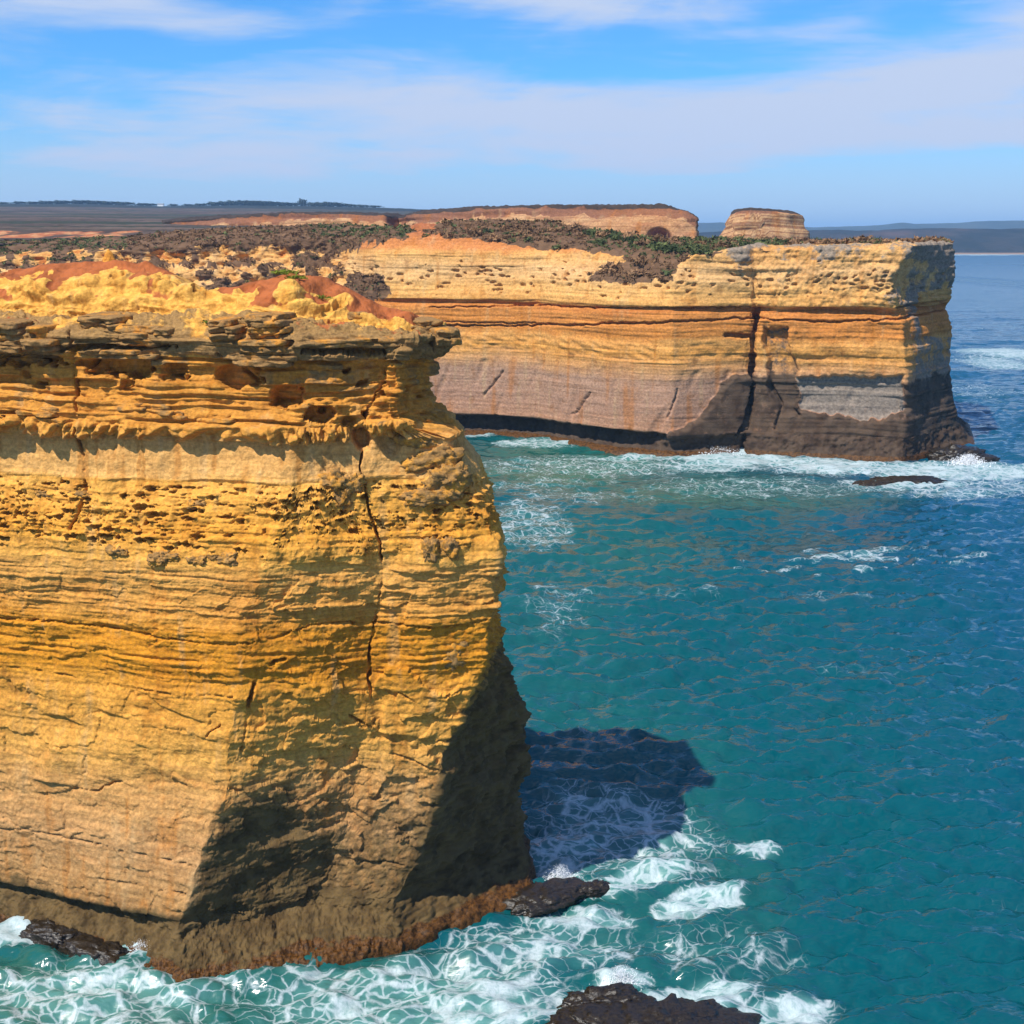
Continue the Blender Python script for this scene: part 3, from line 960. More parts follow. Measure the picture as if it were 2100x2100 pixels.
    soil = np.clip(scrub * 0.8, 0, 1)
    kelp = sst(1.4, 0.8, D[..., 2]) * 0.8
    at = dict(strat=strat, crust=np.clip(crust, 0, 1.2), soil=soil, wet=np.clip(wet, 0, 1.2), kelp=kelp)
    at.update(extra(D, 2.2))
    root = bpy.data.objects.new('headland', None)
    col.objects.link(root)
    c0 = ptZ(1300, 0, 300)
    root.location = c0
    tag(root, 'long sheer banded cliff headland across the cove, pinkish grey below and yellow above', 'headland')
    for name, a, b, lab in (('wave_cut_notch', 0, 4, 'dark wet undercut rock at the waterline'),
                            ('lower_wall', 4, 6, 'pinkish grey lower cliff face'),
                            ('middle_wall', 6, 10, 'ochre bedded middle cliff face'),
                            ('upper_wall', 10, 12, 'pale yellow pitted upper cliff face'),
                            ('headland_top', 12, 16, 'scrub covered top above an orange band')):
        ra, rb = int(rows[a]), int(rows[b])
        o = mesh_from_grid(name, D[ra:rb + 1] - c0, M_FAR, {k: x[ra:rb + 1] for k, x in at.items()}, root)
        o['label'] = lab
    return dict(P=D, u=u, v=v, R=R, scrub=scrub, hillL=hillL, east=east)


head = build_headland()


# ------------------------------------------------------------------ farther land
def simple_mat(name, c1, c2, scale, rough=0.95, stretch=(1, 1, 1), c3=None):
    m, w = new_mat(name)
    pos = w.new('ShaderNodeNewGeometry').outputs['Position']
    n = w.noise(w.scale(pos, stretch), scale, 6, 0.65)
    base = w.mix(w.step(n, 0.35, 0.65), c1, c2)
    if c3 is not None:
        n2 = w.noise(w.scale(pos, stretch), scale * 0.31, 4, 0.6)
        base = w.mix(w.step(n2, 0.5, 0.68), base, c3)
    finish(m, w, base, rough, bump_node(w, n, 0.3 / scale, 0.5), 0.1)
    return m


def build_far_headland():
    cu = [330, 430, 520, 620, 720, 790, 818, 850, 950, 1080, 1200, 1300, 1370, 1405, 1428, 1434, 1420]
    cv = [452, 445, 441, 439, 439, 442, 446, 436, 428, 424.5, 423, 423, 425, 433, 447, 462, 470]
    Yc = [760, 740, 725, 712, 700, 690, 712, 660, 640, 628, 620, 612, 608, 606, 605, 612, 680]
    n = len(cu)
    cols = []
    for k in range(n):
        c = []
        top = pt(cu[k], cv[k], Yc[k])
        for f, back in ((0, 0), (0.45, 1.5), (0.62, 3), (0.78, 6), (0.9, 10), (1.0, 16)):
            Z = -3 + f * (top[2] + 3)
            c.append(np.array([top[0] * (Yc[k] - 16 + back) / Yc[k], Yc[k] - 16 + back, Z]))
        c.append(top + np.array([0, 70 if k < n - 1 else 2, 2.0 if k < n - 4 else -4]))
        c.append(top + np.array([0, 90 if k < n - 1 else 3, -top[2] - 3]))
        cols.append(c)
    CP = np.array(cols).transpose(1, 0, 2)
    rowc = [4, 20, 20, 20, 14, 10, 3]
    colc = [24, 24, 24, 24, 20, 12, 14, 24, 34, 34, 28, 20, 14, 12, 6, 6]
    P = interp_axis(interp_axis(CP, colc, 1), rowc, 0)
    P = blur_axis(blur_axis(P, 1, 1), 1, 0)
    rows = np.concatenate([[0], np.cumsum(rowc)])
    R = np.interp(np.arange(P.shape[0]), rows, np.arange(len(rows)))[:, None] * np.ones((1, P.shape[1]))
    N = grid_normals(P)
    u, v = project(P)
    Z = P[..., 2]
    n_med = fbm(P, 14, 4, 0.55, off=2)
    n_big = fbm(P, 60, 2, off=6)
    wall = sst(0.5, 1, R) * (1 - sst(4.8, 5.2, R))
    bed = np.round(Z / 2.2 + 0.3 * n_med)
    bd = pn(bed * 7.7, P[..., 0] / 60.0, 0.5)
    d = wall * (0.7 * n_med + 2.2 * bd + 2.0 * n_big)
    gl = sst(0.30, 0.55, np.abs(pn(P[..., 0] / 30.0 + 0.3 * n_med, 0.3, 8.8)) * 0 + pn(P[..., 0] / 22.0 + Z * 0.02, 0.7, 2.2))
    d -= wall * gl * 1.6 * sst(0.4, 0.8, R / 5)
    cave = np.hypot((u - 1352) / 26, (v - 487) / 20)
    d -= wall * 6.0 * sst(1.05, 0.85, cave)
    D = P + N * d[..., None]
    top = sst(4.7, 5.0, R)
    D[..., 2] += top * (1.2 * np.abs(fbm(P, 6, 3, off=40))) * (1 - sst(5.8, 6, R))
    strat = 44 + np.mod(bed * 2.37, 6.0) + 0.6 * n_med
    strat = np.where(R > 4.3 + 0.35 * n_med, 51.0, strat)
    soil = top * 0.95 + 0.3 * gl * wall
    z0 = np.zeros_like(Z)
    root = obj('headland', None, loc=ptZ(1100, 0, 640))
    c0 = np.array(root.location)
    tag(root, 'distant pinkish layered cliff headland with dark scrub along its flat top', 'headland')
    at = dict(strat=strat, crust=0.25 * np.clip(n_big, 0, 1) + 0.8 * sst(1.05, 0.9, cave) * wall, soil=np.clip(soil, 0, 1), wet=z0, kelp=z0)
    at.update(extra(D, 5.0))
    for nm, a, b in (('cliff_wall', 0, 5), ('headland_top', 5, 7)):
        ra, rb = int(rows[a]), int(rows[b])
        mesh_from_grid(nm, D[ra:rb + 1] - c0, M_DIST, {k: x[ra:rb + 1] for k, x in at.items()}, root)


def build_far_stack():
    """free-standing flat-topped stack in the distance: closed ring of wall plus cap"""
    Y0 = 640.0
    c = pt(1566, 470, Y0)
    topZ = lambda uu: pt(uu, np.interp(uu, [1478, 1492, 1508, 1532, 1570, 1605, 1640, 1650, 1658], [455, 440, 430, 427, 429, 433, 436, 446, 458]), Y0)[2]
    na, nz = 150, 46
    a = np.linspace(0, 2 * np.pi, na)
    rx = 30.0; ry = 17.0
    ca, sa = np.cos(a), np.sin(a)
    ex = np.sign(ca) * np.abs(ca) ** 0.75; ey = np.sign(sa) * np.abs(sa) ** 0.75
    rowsP = []
    for i in range(nz):
        t = i / (nz - 1)
        if t < 0.72:
            q = t / 0.72
            k = 1.0 - 0.42 * q ** 2.4
            Zt = np.array([topZ(u_) for u_ in 1566 + ex * 70]) - 1.0
            Zi = -3 + q * (Zt + 3)
        else:
            q = (t - 0.72) / 0.28
            k = 0.58 * (1 - q) + 0.0001
            xx = 1566 + ex * 118 * k
            Zt = np.array([topZ(u_) for u_ in xx])
            Zi = Zt - 1.0 + 1.0 * min(1, q * 6)
        rowsP.append(np.stack([c[0] + ex * rx * k, Y0 + ey * ry * k, Zi * np.ones(na)], -1))
    P = np.array(rowsP)
    N = np.stack([np.repeat(ex[None], nz, 0), np.repeat(ey[None], nz, 0), np.zeros((nz, na))], -1)
    Z = P[..., 2]
    t = np.linspace(0, 1, nz)[:, None] * np.ones((1, na))
    wall = 1 - sst(0.70, 0.74, t)
    n_med = fbm(P, 9, 4, 0.55, off=33)
    bed = np.round(Z / 2.0 + 0.5 * n_med)
    bd = pn(bed * 7.7, P[..., 0] / 30.0, 0.5)
    D = P + N * (wall * (1.3 * n_med + 1.2 * bd))[..., None]
    D[..., 2] += (1 - wall) * 0.5 * np.abs(n_med)
    D[:, -1] = D[:, 0]
    z0 = np.zeros_like(Z)
    strat = np.where(Z > 60 + 2 * n_med, 51.0, 44 + np.mod(bed * 2.37, 6.0))
    at = dict(strat=strat, crust=0.3 * np.clip(n_med + 0.2, 0, 1), soil=(1 - wall) * 0.95, wet=z0, kelp=z0)
    root = obj('sea_stack', None, loc=(c[0], Y0, 0))
    tag(root, 'small flat topped sea stack standing alone on the skyline right of the distant headland', 'sea stack')
    c0 = np.array(root.location)
    at.update(extra(D, 5.0))
    ra = int(0.72 * (nz - 1))
    for nm, a0, b0 in (('rock_wall', 0, ra), ('stack_top', ra, nz - 1)):
        mesh_from_grid(nm, D[a0:b0 + 1] - c0, M_DIST, {k: x[a0:b0 + 1] for k, x in at.items()}, root)


build_far_headland()
build_far_stack()

M_PLAIN = simple_mat('heath_plain', srgb(88, 76, 66, 0.8), srgb(120, 108, 88, 0.8), 0.02, stretch=(0.35, 1, 1), c3=srgb(74, 76, 62, 0.8))
M_HILL = simple_mat('hill_scrub', srgb(26, 30, 28), srgb(48, 44, 40), 0.008, c3=srgb(84, 62, 50))
M_HILLFAR = simple_mat('hill_far', srgb(44, 52, 50), srgb(60, 64, 58), 0.004)


def build_plain():
    us = [-900, -300, 0, 160, 330, 500, 640, 760, 900, 1050, 1300]
    rowsY = [395, 420, 445, 470, 560, 720, 1000, 1500, 2200, 2800, 3200]
    vv = {-900: [500, 492, 489, 474, 466, 460, 450, 441, 430, 424, 420],
          -300: [500, 492, 489, 474, 466, 460, 450, 441, 430, 423, 419],
          0: [500, 492, 490, 474, 466, 460, 450, 441, 430, 422, 418],
          160: [500, 492, 489, 474, 466, 460, 450, 441, 430, 422, 418],
          330: [500, 490, 484, 474, 467, 461, 452, 443, 432, 425, 422],
          500: [500, 486, 480, 474, 468, 463, 455, 441, 432, 426, 421],
          640: [500, 486, 480, 475, 469, 464, 457, 442, 433, 427, 422],
          760: [500, 488, 484, 478, 472, 467, 459, 444, 436, 430, 425],
          900: [500, 492, 488, 484, 478, 470, 462, 450, 440, 434, 430],
          1050: [500, 495, 492, 488, 484, 478, 470, 460, 450, 445, 440],
          1300: [505, 500, 498, 496, 494, 490, 488, 480, 475, 470, 465]}
    CP = np.array([[pt(u_, vv[u_][j], rowsY[j]) for u_ in us] for j in range(len(rowsY))])
    # then down behind the skyline
    last = CP[-1] + np.array([0, 900, -60])
    CP = np.concatenate([CP, last[None]], 0)
    rowc = [8, 14, 20, 14, 14, 14, 16, 16, 14, 12, 4]
    colc = [20, 30, 40, 40, 40, 36, 30, 30, 24, 16]
    P = interp_axis(interp_axis(CP, colc, 1), rowc, 0)
    P = blur_axis(blur_axis(P, 2, 1), 1, 0)
    N = grid_normals(P)
    R = np.interp(np.arange(P.shape[0]), np.concatenate([[0], np.cumsum(rowc)]), np.arange(len(rowc) + 1))[:, None] * np.ones((1, P.shape[1]))
    n1 = fbm(P, 12, 4, 0.55, off=61)
    n2 = fbm(P, 90, 3, 0.5, off=63)
    bank = sst(1.9, 2.2, R) * (1 - sst(2.9, 3.2, R))
    D = P.copy()
    D[..., 2] += 0.5 * n1 + 0.8 * n2 * sst(3, 5, R)
    D[..., 1] += bank * 3.0 * n1
    u, v = project(P)
    # bare red bank in the near edge of the plain at the left
    redm = bank * sst(330, 210, u + 40 * n2) * (0.55 + 0.5 * n1) 
    m, w = new_mat('heath_and_red_bank')
    pos = w.new('ShaderNodeNewGeometry').outputs['Position']
    nn = w.noise(w.scale(pos, (0.35, 1, 1)), 0.03, 6, 0.65)
    n3 = w.noise(w.scale(pos, (0.2, 1, 1)), 0.008, 4, 0.6)
    fine = w.noise(pos, 0.25, 5, 0.7)
    base = w.mix(w.step(nn, 0.35, 0.65), srgb(70, 58, 52, 0.8), srgb(112, 94, 82, 0.8))
    base = w.mix(w.step(n3, 0.47, 0.6), base, srgb(62, 66, 52, 0.8))
    base = w.mix(w.step(fine, 0.55, 0.7, 0, 0.7), base, srgb(52, 46, 40, 0.9))
    wd_ = w.step(w.math('ADD', w.attr('wood'), w.math('MULTIPLY', w.math('SUBTRACT', nn, 0.5), 0.5)), 0.4, 0.6)
    base = w.mix(wd_, base, srgb(40, 42, 36))
    rd = w.step(w.attr('red'), 0.3, 0.6)
    rc = w.mix(w.step(fine, 0.4, 0.65), srgb(188, 108, 70, 0.7), srgb(222, 168, 118, 0.7))
    base = w.mix(rd, base, rc)
    finish(m, w, base, 0.95, bump_node(w, fine, 1.2, 0.6), 0.1)
    o = mesh_from_grid('coastal_plain', D, m, dict(red=np.clip(redm, 0, 1), wood=sst(8.2, 9.2, R + 0.3 * n2)))
    tag(o, 'flat grey brown heath plain stretching back to the skyline', kind='structure')
    return D


plain = build_plain()


def ridge(name, pts, Y, mat, label, foot, depth, seed, rough):
    us = np.linspace(pts[0][0], pts[-1][0], 260)
    vt = np.interp(us, [p[0] for p in pts], [p[1] for p in pts])
    rowsP = []
    for f, b in ((0, 0), (0.25, 0.12), (0.55, 0.3), (0.8, 0.5), (1, 0.75), (0.6, 1.4), (0, 2)):
        r_ = []
        for u_, v_ in zip(us, vt):
            t = pt(u_, v_, Y + depth * 0.75)
            Yy = Y + depth * b
            r_.append([t[0] * Yy / t[1], Yy, foot + (t[2] - foot) * f])
        rowsP.append(r_)
    P = np.array(rowsP)
    P = interp_axis(P, [6, 8, 8, 8, 8, 6], 0)
    P = blur_axis(P, 1, 0)
    R = np.linspace(0, 1, P.shape[0])[:, None]
    P[..., 2] += rough * fbm(P, Y / 14.0, 4, 0.55, off=seed) * np.sin(np.clip(R * 1.3, 0, 1) * math.pi * 0.5) * (R > 0.02)
    o = mesh_from_grid(name, P, mat)
    tag(o, label, kind='structure')
    return o


ridge('hills', [(1200, 468), (1430, 458), (1480, 457), (1520, 463), (1665, 464), (1740, 462), (1800, 461), (1850, 456), (1880, 459), (1960, 455), (2000, 451), (2060, 452), (2200, 450), (2500, 440)],
      7200, M_HILLFAR, 'faint blue hills along the far right skyline', -2, 900, 3, 9)
ridge('coastal_hill', [(1250, 488), (1440, 477), (1600, 472), (1690, 470), (1760, 474), (1800, 472), (1860, 466), (1960, 466), (2050, 469), (2150, 470), (2500, 462)],
      3500, M_HILL, 'dark blue grey coastal hill beyond the water at right', 2, 500, 7, 7)
# beach strip at its foot
bz = []
M_SAND = simple_mat('beach_sand', srgb(150, 118, 96, 0.7), srgb(176, 146, 118, 0.7), 0.02)
for (y_, z_) in ((3340, -1.0), (3380, 0.6), (3420, 1.5), (3560, 2.2)):
    bz.append([[x_, y_ + 40 * math.sin(x_ / 300.0), z_ + (3 * math.sin(x_ / 90.0) if z_ > 5 else 0)] for x_ in np.linspace(700, 2800, 80)])
tag(mesh_from_grid('beach', np.array(bz), M_SAND), 'pale sand beach strip at the foot of the far coastal hill', kind='structure')

# ------------------------------------------------------------------ sea
def ocean_tile(Nn, L, wind, wdir, seed, small=0.3):
    r = np.random.RandomState(seed)
    k = np.fft.fftfreq(Nn, L / Nn) * 2 * np.pi
    kx, ky = np.meshgrid(k, k)
    kk = np.hypot(kx, ky); kk[0, 0] = 1e-6
    Lw = wind * wind / 9.81
    cosf = (kx * wdir[0] + ky * wdir[1]) / kk
    ph = np.exp(-1 / (kk * Lw) ** 2) / kk ** 4 * (np.abs(cosf) ** 6 * 0.96 + 0.04) * np.exp(-(kk * small) ** 2)
    ph[0, 0] = 0
    h = (r.randn(Nn, Nn) + 1j * r.randn(Nn, Nn)) * np.sqrt(ph)
    hz = np.fft.ifft2(h).real
    s = hz.std()
    dx = np.fft.ifft2(-1j * kx / kk * h).real
    dy = np.fft.ifft2(-1j * ky / kk * h).real
    return hz / s, dx / s, dy / s


def samp(T, x, y, L):
    n = T.shape[0]
    fx = np.mod(x / L, 1) * n; fy = np.mod(y / L, 1) * n
    ix = np.floor(fx).astype(int); iy = np.floor(fy).astype(int)
    fx -= ix; fy -= iy
    ix1 = (ix + 1) % n; iy1 = (iy + 1) % n
    ix %= n; iy %= n
    return (T[iy, ix] * (1 - fx) * (1 - fy) + T[iy, ix1] * fx * (1 - fy) + T[iy1, ix] * (1 - fx) * fy + T[iy1, ix1] * fx * fy)


def build_sea():
    ang = np.concatenate([np.radians(np.linspace(-75, -29, 16))[:-1], np.radians(np.linspace(-29, 29, 510)), np.radians(np.linspace(29, 75, 16))[1:]])
    rad = np.concatenate([np.linspace(8, 55, 12)[:-1], 55 * np.exp(np.linspace(0, math.log(900 / 55.0), 590)), 900 * np.exp(np.linspace(0, math.log(26.0), 130))[1:]])
    A, Rr = np.meshgrid(ang, rad)
    X = Rr * np.sin(A); Y = Rr * np.cos(A)
    wd = (0.30, -0.95)
    t1 = ocean_tile(256, 190.0, 9.0, wd, 2, 0.5)
    t2 = ocean_tile(256, 57.0, 3.0, (0.18, -0.98), 5, 0.12)
    f1 = 1 - sst(500, 1500, Rr); f2 = 1 - 0.6 * sst(250, 600, Rr)
    c, s_ = 1.0, 0.0
    x1, y1 = X * c + Y * s_, -X * s_ + Y * c
    t3 = ocean_tile(256, 31.0, 2.1, (-0.12, -0.99), 9, 0.10)
    f3 = 1 - sst(160, 330, Rr)
    a1, a2, a3 = 0.34, 0.24, 0.15
    Zw = a1 * f1 * samp(t1[0], x1, y1, 190.0) + a2 * f2 * samp(t2[0], X, Y, 57.0) + a3 * f3 * samp(t3[0], X, Y, 31.0)
    D = np.stack([X + 0.45 * (a1 * f1 * samp(t1[1], x1, y1, 190.0) + a2 * f2 * samp(t2[1], X, Y, 57.0)),
                  Y + 0.45 * (a1 * f1 * samp(t1[2], x1, y1, 190.0) + a2 * f2 * samp(t2[2], X, Y, 57.0)), Zw], -1)
    # foam, given as patches on the water (photo pixel centre and radii turned into metres)
    foam = np.zeros_like(X)
    lace = np.zeros_like(X)
    P0 = np.stack([X, Y, 0 * X], -1)
    nz1 = fbm(P0, 9, 3, off=3); nz2 = fbm(P0, 30, 3, off=8)

    def patch(u_, v_, ru, rv, s, tilt=0.0, edge=0.5):
        c_ = onZ(u_, v_); cx = onZ(u_ + ru, v_); cy = onZ(u_, v_ + rv); cy2 = onZ(u_, v_ - rv)
        rx = abs(cx[0] - c_[0]); ry = 0.5 * abs(cy2[1] - cy[1])
        dx = X - c_[0]; dy = Y - c_[1]
        ca, sa = math.cos(tilt), math.sin(tilt)
        dx, dy = dx * ca + dy * sa, -dx * sa + dy * ca
        q = np.hypot(dx / rx, dy / ry) + edge * 0.5 * nz1 * min(1.0, 8.0 / rx) + 0.2 * nz2 * min(1.0, 20.0 / rx)
        return s * sst(1.15, 0.35, q)

    # dense foam
    for a in ((110, 1905, 150, 34, 1.0), (30, 1930, 100, 30, .8), (285, 1962, 70, 26, 1.0), (1190, 1735, 80, 30, .6), (1310, 1800, 140, 22, .85, .45), (1430, 1850, 110, 32, .9, .5),
              (1180, 1815, 60, 22, 1.0), (1150, 1785, 60, 26, .7), (1560, 1730, 60, 22, .7, .4), (1420, 2055, 200, 45, .95, .35), (1600, 2085, 160, 40, .85, .3), (1280, 2010, 70, 26, 1.0),
              (1060, 2080, 160, 30, .8), (1180, 1880, 160, 26, .65), (900, 1985, 140, 24, .6), (640, 1995, 120, 20, .6),
              (960, 890, 90, 10, 1.0), (1120, 910, 130, 9, .7), (1300, 940, 140, 11, .7), (1500, 935, 150, 28, 1.0), (1700, 955, 200, 24, 1.0), (1900, 965, 170, 26, 1.0), (2050, 965, 130, 20, 1.0),
              (1850, 990, 170, 14, .95), (1450, 958, 160, 12, .55), (2080, 728, 140, 16, 1.0), (2040, 745, 100, 14, .7), (1550, 905, 60, 14, 1.0)):
        foam = np.maximum(foam, patch(*a))
    # lacy drifting foam
    for a in ((200, 2040, 520, 110, .56), (800, 2050, 520, 80, .6), (1100, 1950, 260, 80, .55), (1250, 1700, 260, 110, .5), (1500, 1960, 260, 80, .3), (1080, 1060, 130, 70, .34), (1250, 955, 380, 34, .36), (1600, 1000, 420, 26, .3),
              (1120, 1000, 160, 50, .24), (1150, 1500, 120, 50, .15), (1350, 1000, 500, 60, .16), (1150, 1240, 120, 60, .2), (2060, 580, 120, 20, .2), (2000, 800, 120, 30, .25), (1950, 1000, 300, 26, .5)):
        lace = np.maximum(lace, patch(*a, edge=0.9))
    strk = fbm(np.stack([X / 2.5, Y, 0 * X], -1), 16, 3, off=77)
    lace = np.maximum(lace, 0.16 * sst(0.35, 0.8, strk) * (Y < 420) * (Y > 60))
    # surf on the far beach
    surf = sst(3180, 3230, Y + 20 * nz2) * (1 - sst(3300, 3340, Y)) * (X > 600)
    foam = np.maximum(foam, surf)
    # wind-whipped crests
    caps = sst(2.7, 3.4, samp(t1[0], x1, y1, 190.0) + 0.5 * samp(t2[0], X, Y, 57.0)) * 0.45 * f1
    lace = np.maximum(lace, caps)
    D[..., 2] += 0.2 * foam * (0.6 + 0.6 * nz1) * (Rr < 900)
    # breaker at the right, swell rearing up
    b = patch(2080, 730, 170, 12, 1.0, 0.0, 0.2)
    D[..., 2] += 1.6 * b
    # clear sandy shoal water by the cliffs
    shoal = np.zeros_like(X)
    for a in ((300, 2050, 900, 160, .9), (1150, 950, 300, 70, .9), (1500, 1010, 420, 50, .75), (1100, 1250, 260, 330, .3), (1300, 1700, 320, 420, .42), (1100, 1120, 420, 130, .45)):
        shoal = np.maximum(shoal, patch(*a, edge=0.3))
    sky_blue = np.maximum(0.62 * sst(28, 85, X + 0.03 * (Y - 100) + 4 * nz2), 0.7 * sst(420, 800, Y))  # blue of reflected sky painted in at right; far water also bluer
    o = mesh_from_grid('sea', D, M_SEA, dict(foam=foam, lace=lace, shoal=shoal, sky_blue=sky_blue))
    tag(o, 'choppy turquoise sea with white foam round the cliffs', kind='structure')
    return o


def sea_mat():
    m, w = new_mat('sea_water')
    pos = w.new('ShaderNodeNewGeometry').outputs['Position']
    flat = w.scale(pos, (1, 1, 0))
    cd = w.new('ShaderNodeVectorMath', operation='LENGTH')
    w.l.new(flat, cd.inputs[0])
    dist = cd.outputs['Value']
    foam = w.attr('foam'); lace = w.attr('lace'); shoal = w.attr('shoal'); sky_blue = w.attr('sky_blue')
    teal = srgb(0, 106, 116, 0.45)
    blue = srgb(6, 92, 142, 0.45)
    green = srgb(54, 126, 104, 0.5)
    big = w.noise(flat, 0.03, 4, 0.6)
    base = w.mix(w.math('ADD', w.math('MULTIPLY', sky_blue, 0.85), w.math('MULTIPLY', w.math('SUBTRACT', big, 0.5), 0.5), clamp=True), teal, blue)
    base = w.mix(w.math('MULTIPLY', shoal, w.step(big, 0.3, 0.7, 0.5, 1.0)), base, green)
    # lacy foam: cell walls of stretched, warped cells
    wn = w.new('ShaderNodeTexNoise'); wn.inputs['Scale'].default_value = 0.35; wn.inputs['Detail'].default_value = 4
    w.l.new(flat, wn.inputs['Vector'])
    wp = w.vmath('ADD', flat, w.scale(w.vmath('SUBTRACT', wn.outputs['Color'], (0.5, 0.5, 0.5)), (2.4, 2.4, 0)))
    def vor(scale, st):
        vo = w.new('ShaderNodeTexVoronoi', feature='DISTANCE_TO_EDGE')
        vo.inputs['Scale'].default_value = scale
        w.l.new(w.scale(wp, st), vo.inputs['Vector'])
        return vo.outputs['Distance']
    v1 = vor(0.48, (0.7, 1.0, 1)); v2 = vor(1.25, (0.65, 1, 1))
    fn4 = w.noise(flat, 3.5, 3, 0.7)
    fn = w.noise(wp, 0.9, 5, 0.72)
    fn2 = w.noise(flat, 0.10, 3, 0.6)
    fn3 = w.noise(w.scale(wp, (0.5, 1, 1)), 0.30, 4, 0.65)
    either = w.math('MAXIMUM', foam, lace)
    amt = w.math('ADD', either, w.math('ADD', w.math('MULTIPLY', w.math('SUBTRACT', fn2, 0.5), 0.6), w.math('MULTIPLY', w.math('SUBTRACT', fn3, 0.5), 0.7)))
    amt = w.math('MULTIPLY', amt, w.step(either, 0.02, 0.2))
    brk = w.math('MULTIPLY', w.math('SUBTRACT', fn, 0.5), 0.22)
    l1 = w.step(w.math('SUBTRACT', w.math('MULTIPLY', amt, 0.15), w.math('ADD', v1, brk)), -0.02, 0.07)
    l2 = w.step(w.math('SUBTRACT', w.math('MULTIPLY', amt, 0.16), w.math('ADD', v2, brk)), -0.02, 0.08)
    dn = w.step(w.math('ADD', w.math('MULTIPLY', foam, 0.8), w.math('ADD', w.math('MULTIPLY', w.math('SUBTRACT', fn, 0.5), 1.5), w.math('MULTIPLY', w.math('SUBTRACT', fn3, 0.5), 2.0))), 0.5, 1.5)
    ff = w.math('MAXIMUM', w.math('MAXIMUM', w.math('MULTIPLY', l1, 0.62), w.math('MULTIPLY', l2, 0.5)), dn)
    ff = w.math('MULTIPLY', ff, w.step(fn4, 0.3, 0.6, 0.6, 1.0))
    ff = w.math('MULTIPLY', ff, w.step(amt, 0.0, 0.3))
    # milky aerated water around it
    milk = w.math('MULTIPLY', w.step(amt, 0.1, 0.9), 0.5)
    base = w.mix(milk, base, srgb(120, 178, 172, 0.8))
    rn = w.noise(w.scale(flat, (0.36, 1.0, 1)), 0.95, 3, 0.5, 0.3)
    rn2 = w.noise(w.scale(flat, (0.28, 1.0, 1)), 0.22, 3, 0.5, 0.2)
    fade1 = w.step(dist, 60, 420, 1.0, 0.0, False)
    fade2 = w.math('MULTIPLY', w.step(dist, 120, 320, 0.25, 1.0), w.step(dist, 300, 3000, 1.0, 0.2, False))
    b1 = w.new('ShaderNodeBump'); b1.inputs['Distance'].default_value = 1.5
    w.l.new(rn2, b1.inputs['Height']); w.l.new(w.math('MULTIPLY', fade2, 0.8), b1.inputs['Strength'])
    b2 = w.new('ShaderNodeBump'); b2.inputs['Distance'].default_value = 0.3
    w.l.new(rn, b2.inputs['Height']); w.l.new(w.math('MULTIPLY', fade1, 0.9), b2.inputs['Strength']); w.l.new(b1.outputs[0], b2.inputs['Normal'])
    b = w.new('ShaderNodeBsdfPrincipled')
    w.put(b.inputs['Base Color'], w.mix(ff, base, (0.60, 0.64, 0.66, 1)))
    w.put(b.inputs['Roughness'], w.math('ADD', w.math('MAXIMUM', w.math('MULTIPLY', ff, 0.6), w.math('MULTIPLY', either, 0.45)), w.step(dist, 100, 3000, 0.09, 0.3)))
    b.inputs['IOR'].default_value = 1.33
    b.inputs['Specular IOR Level'].default_value = 0.8
    w.l.new(b2.outputs[0], b.inputs['Normal'])
    o = w.new('ShaderNodeOutputMaterial')
    w.l.new(b.outputs[0], o.inputs[0])
    return m


M_SEA = sea_mat()
sea = build_sea()

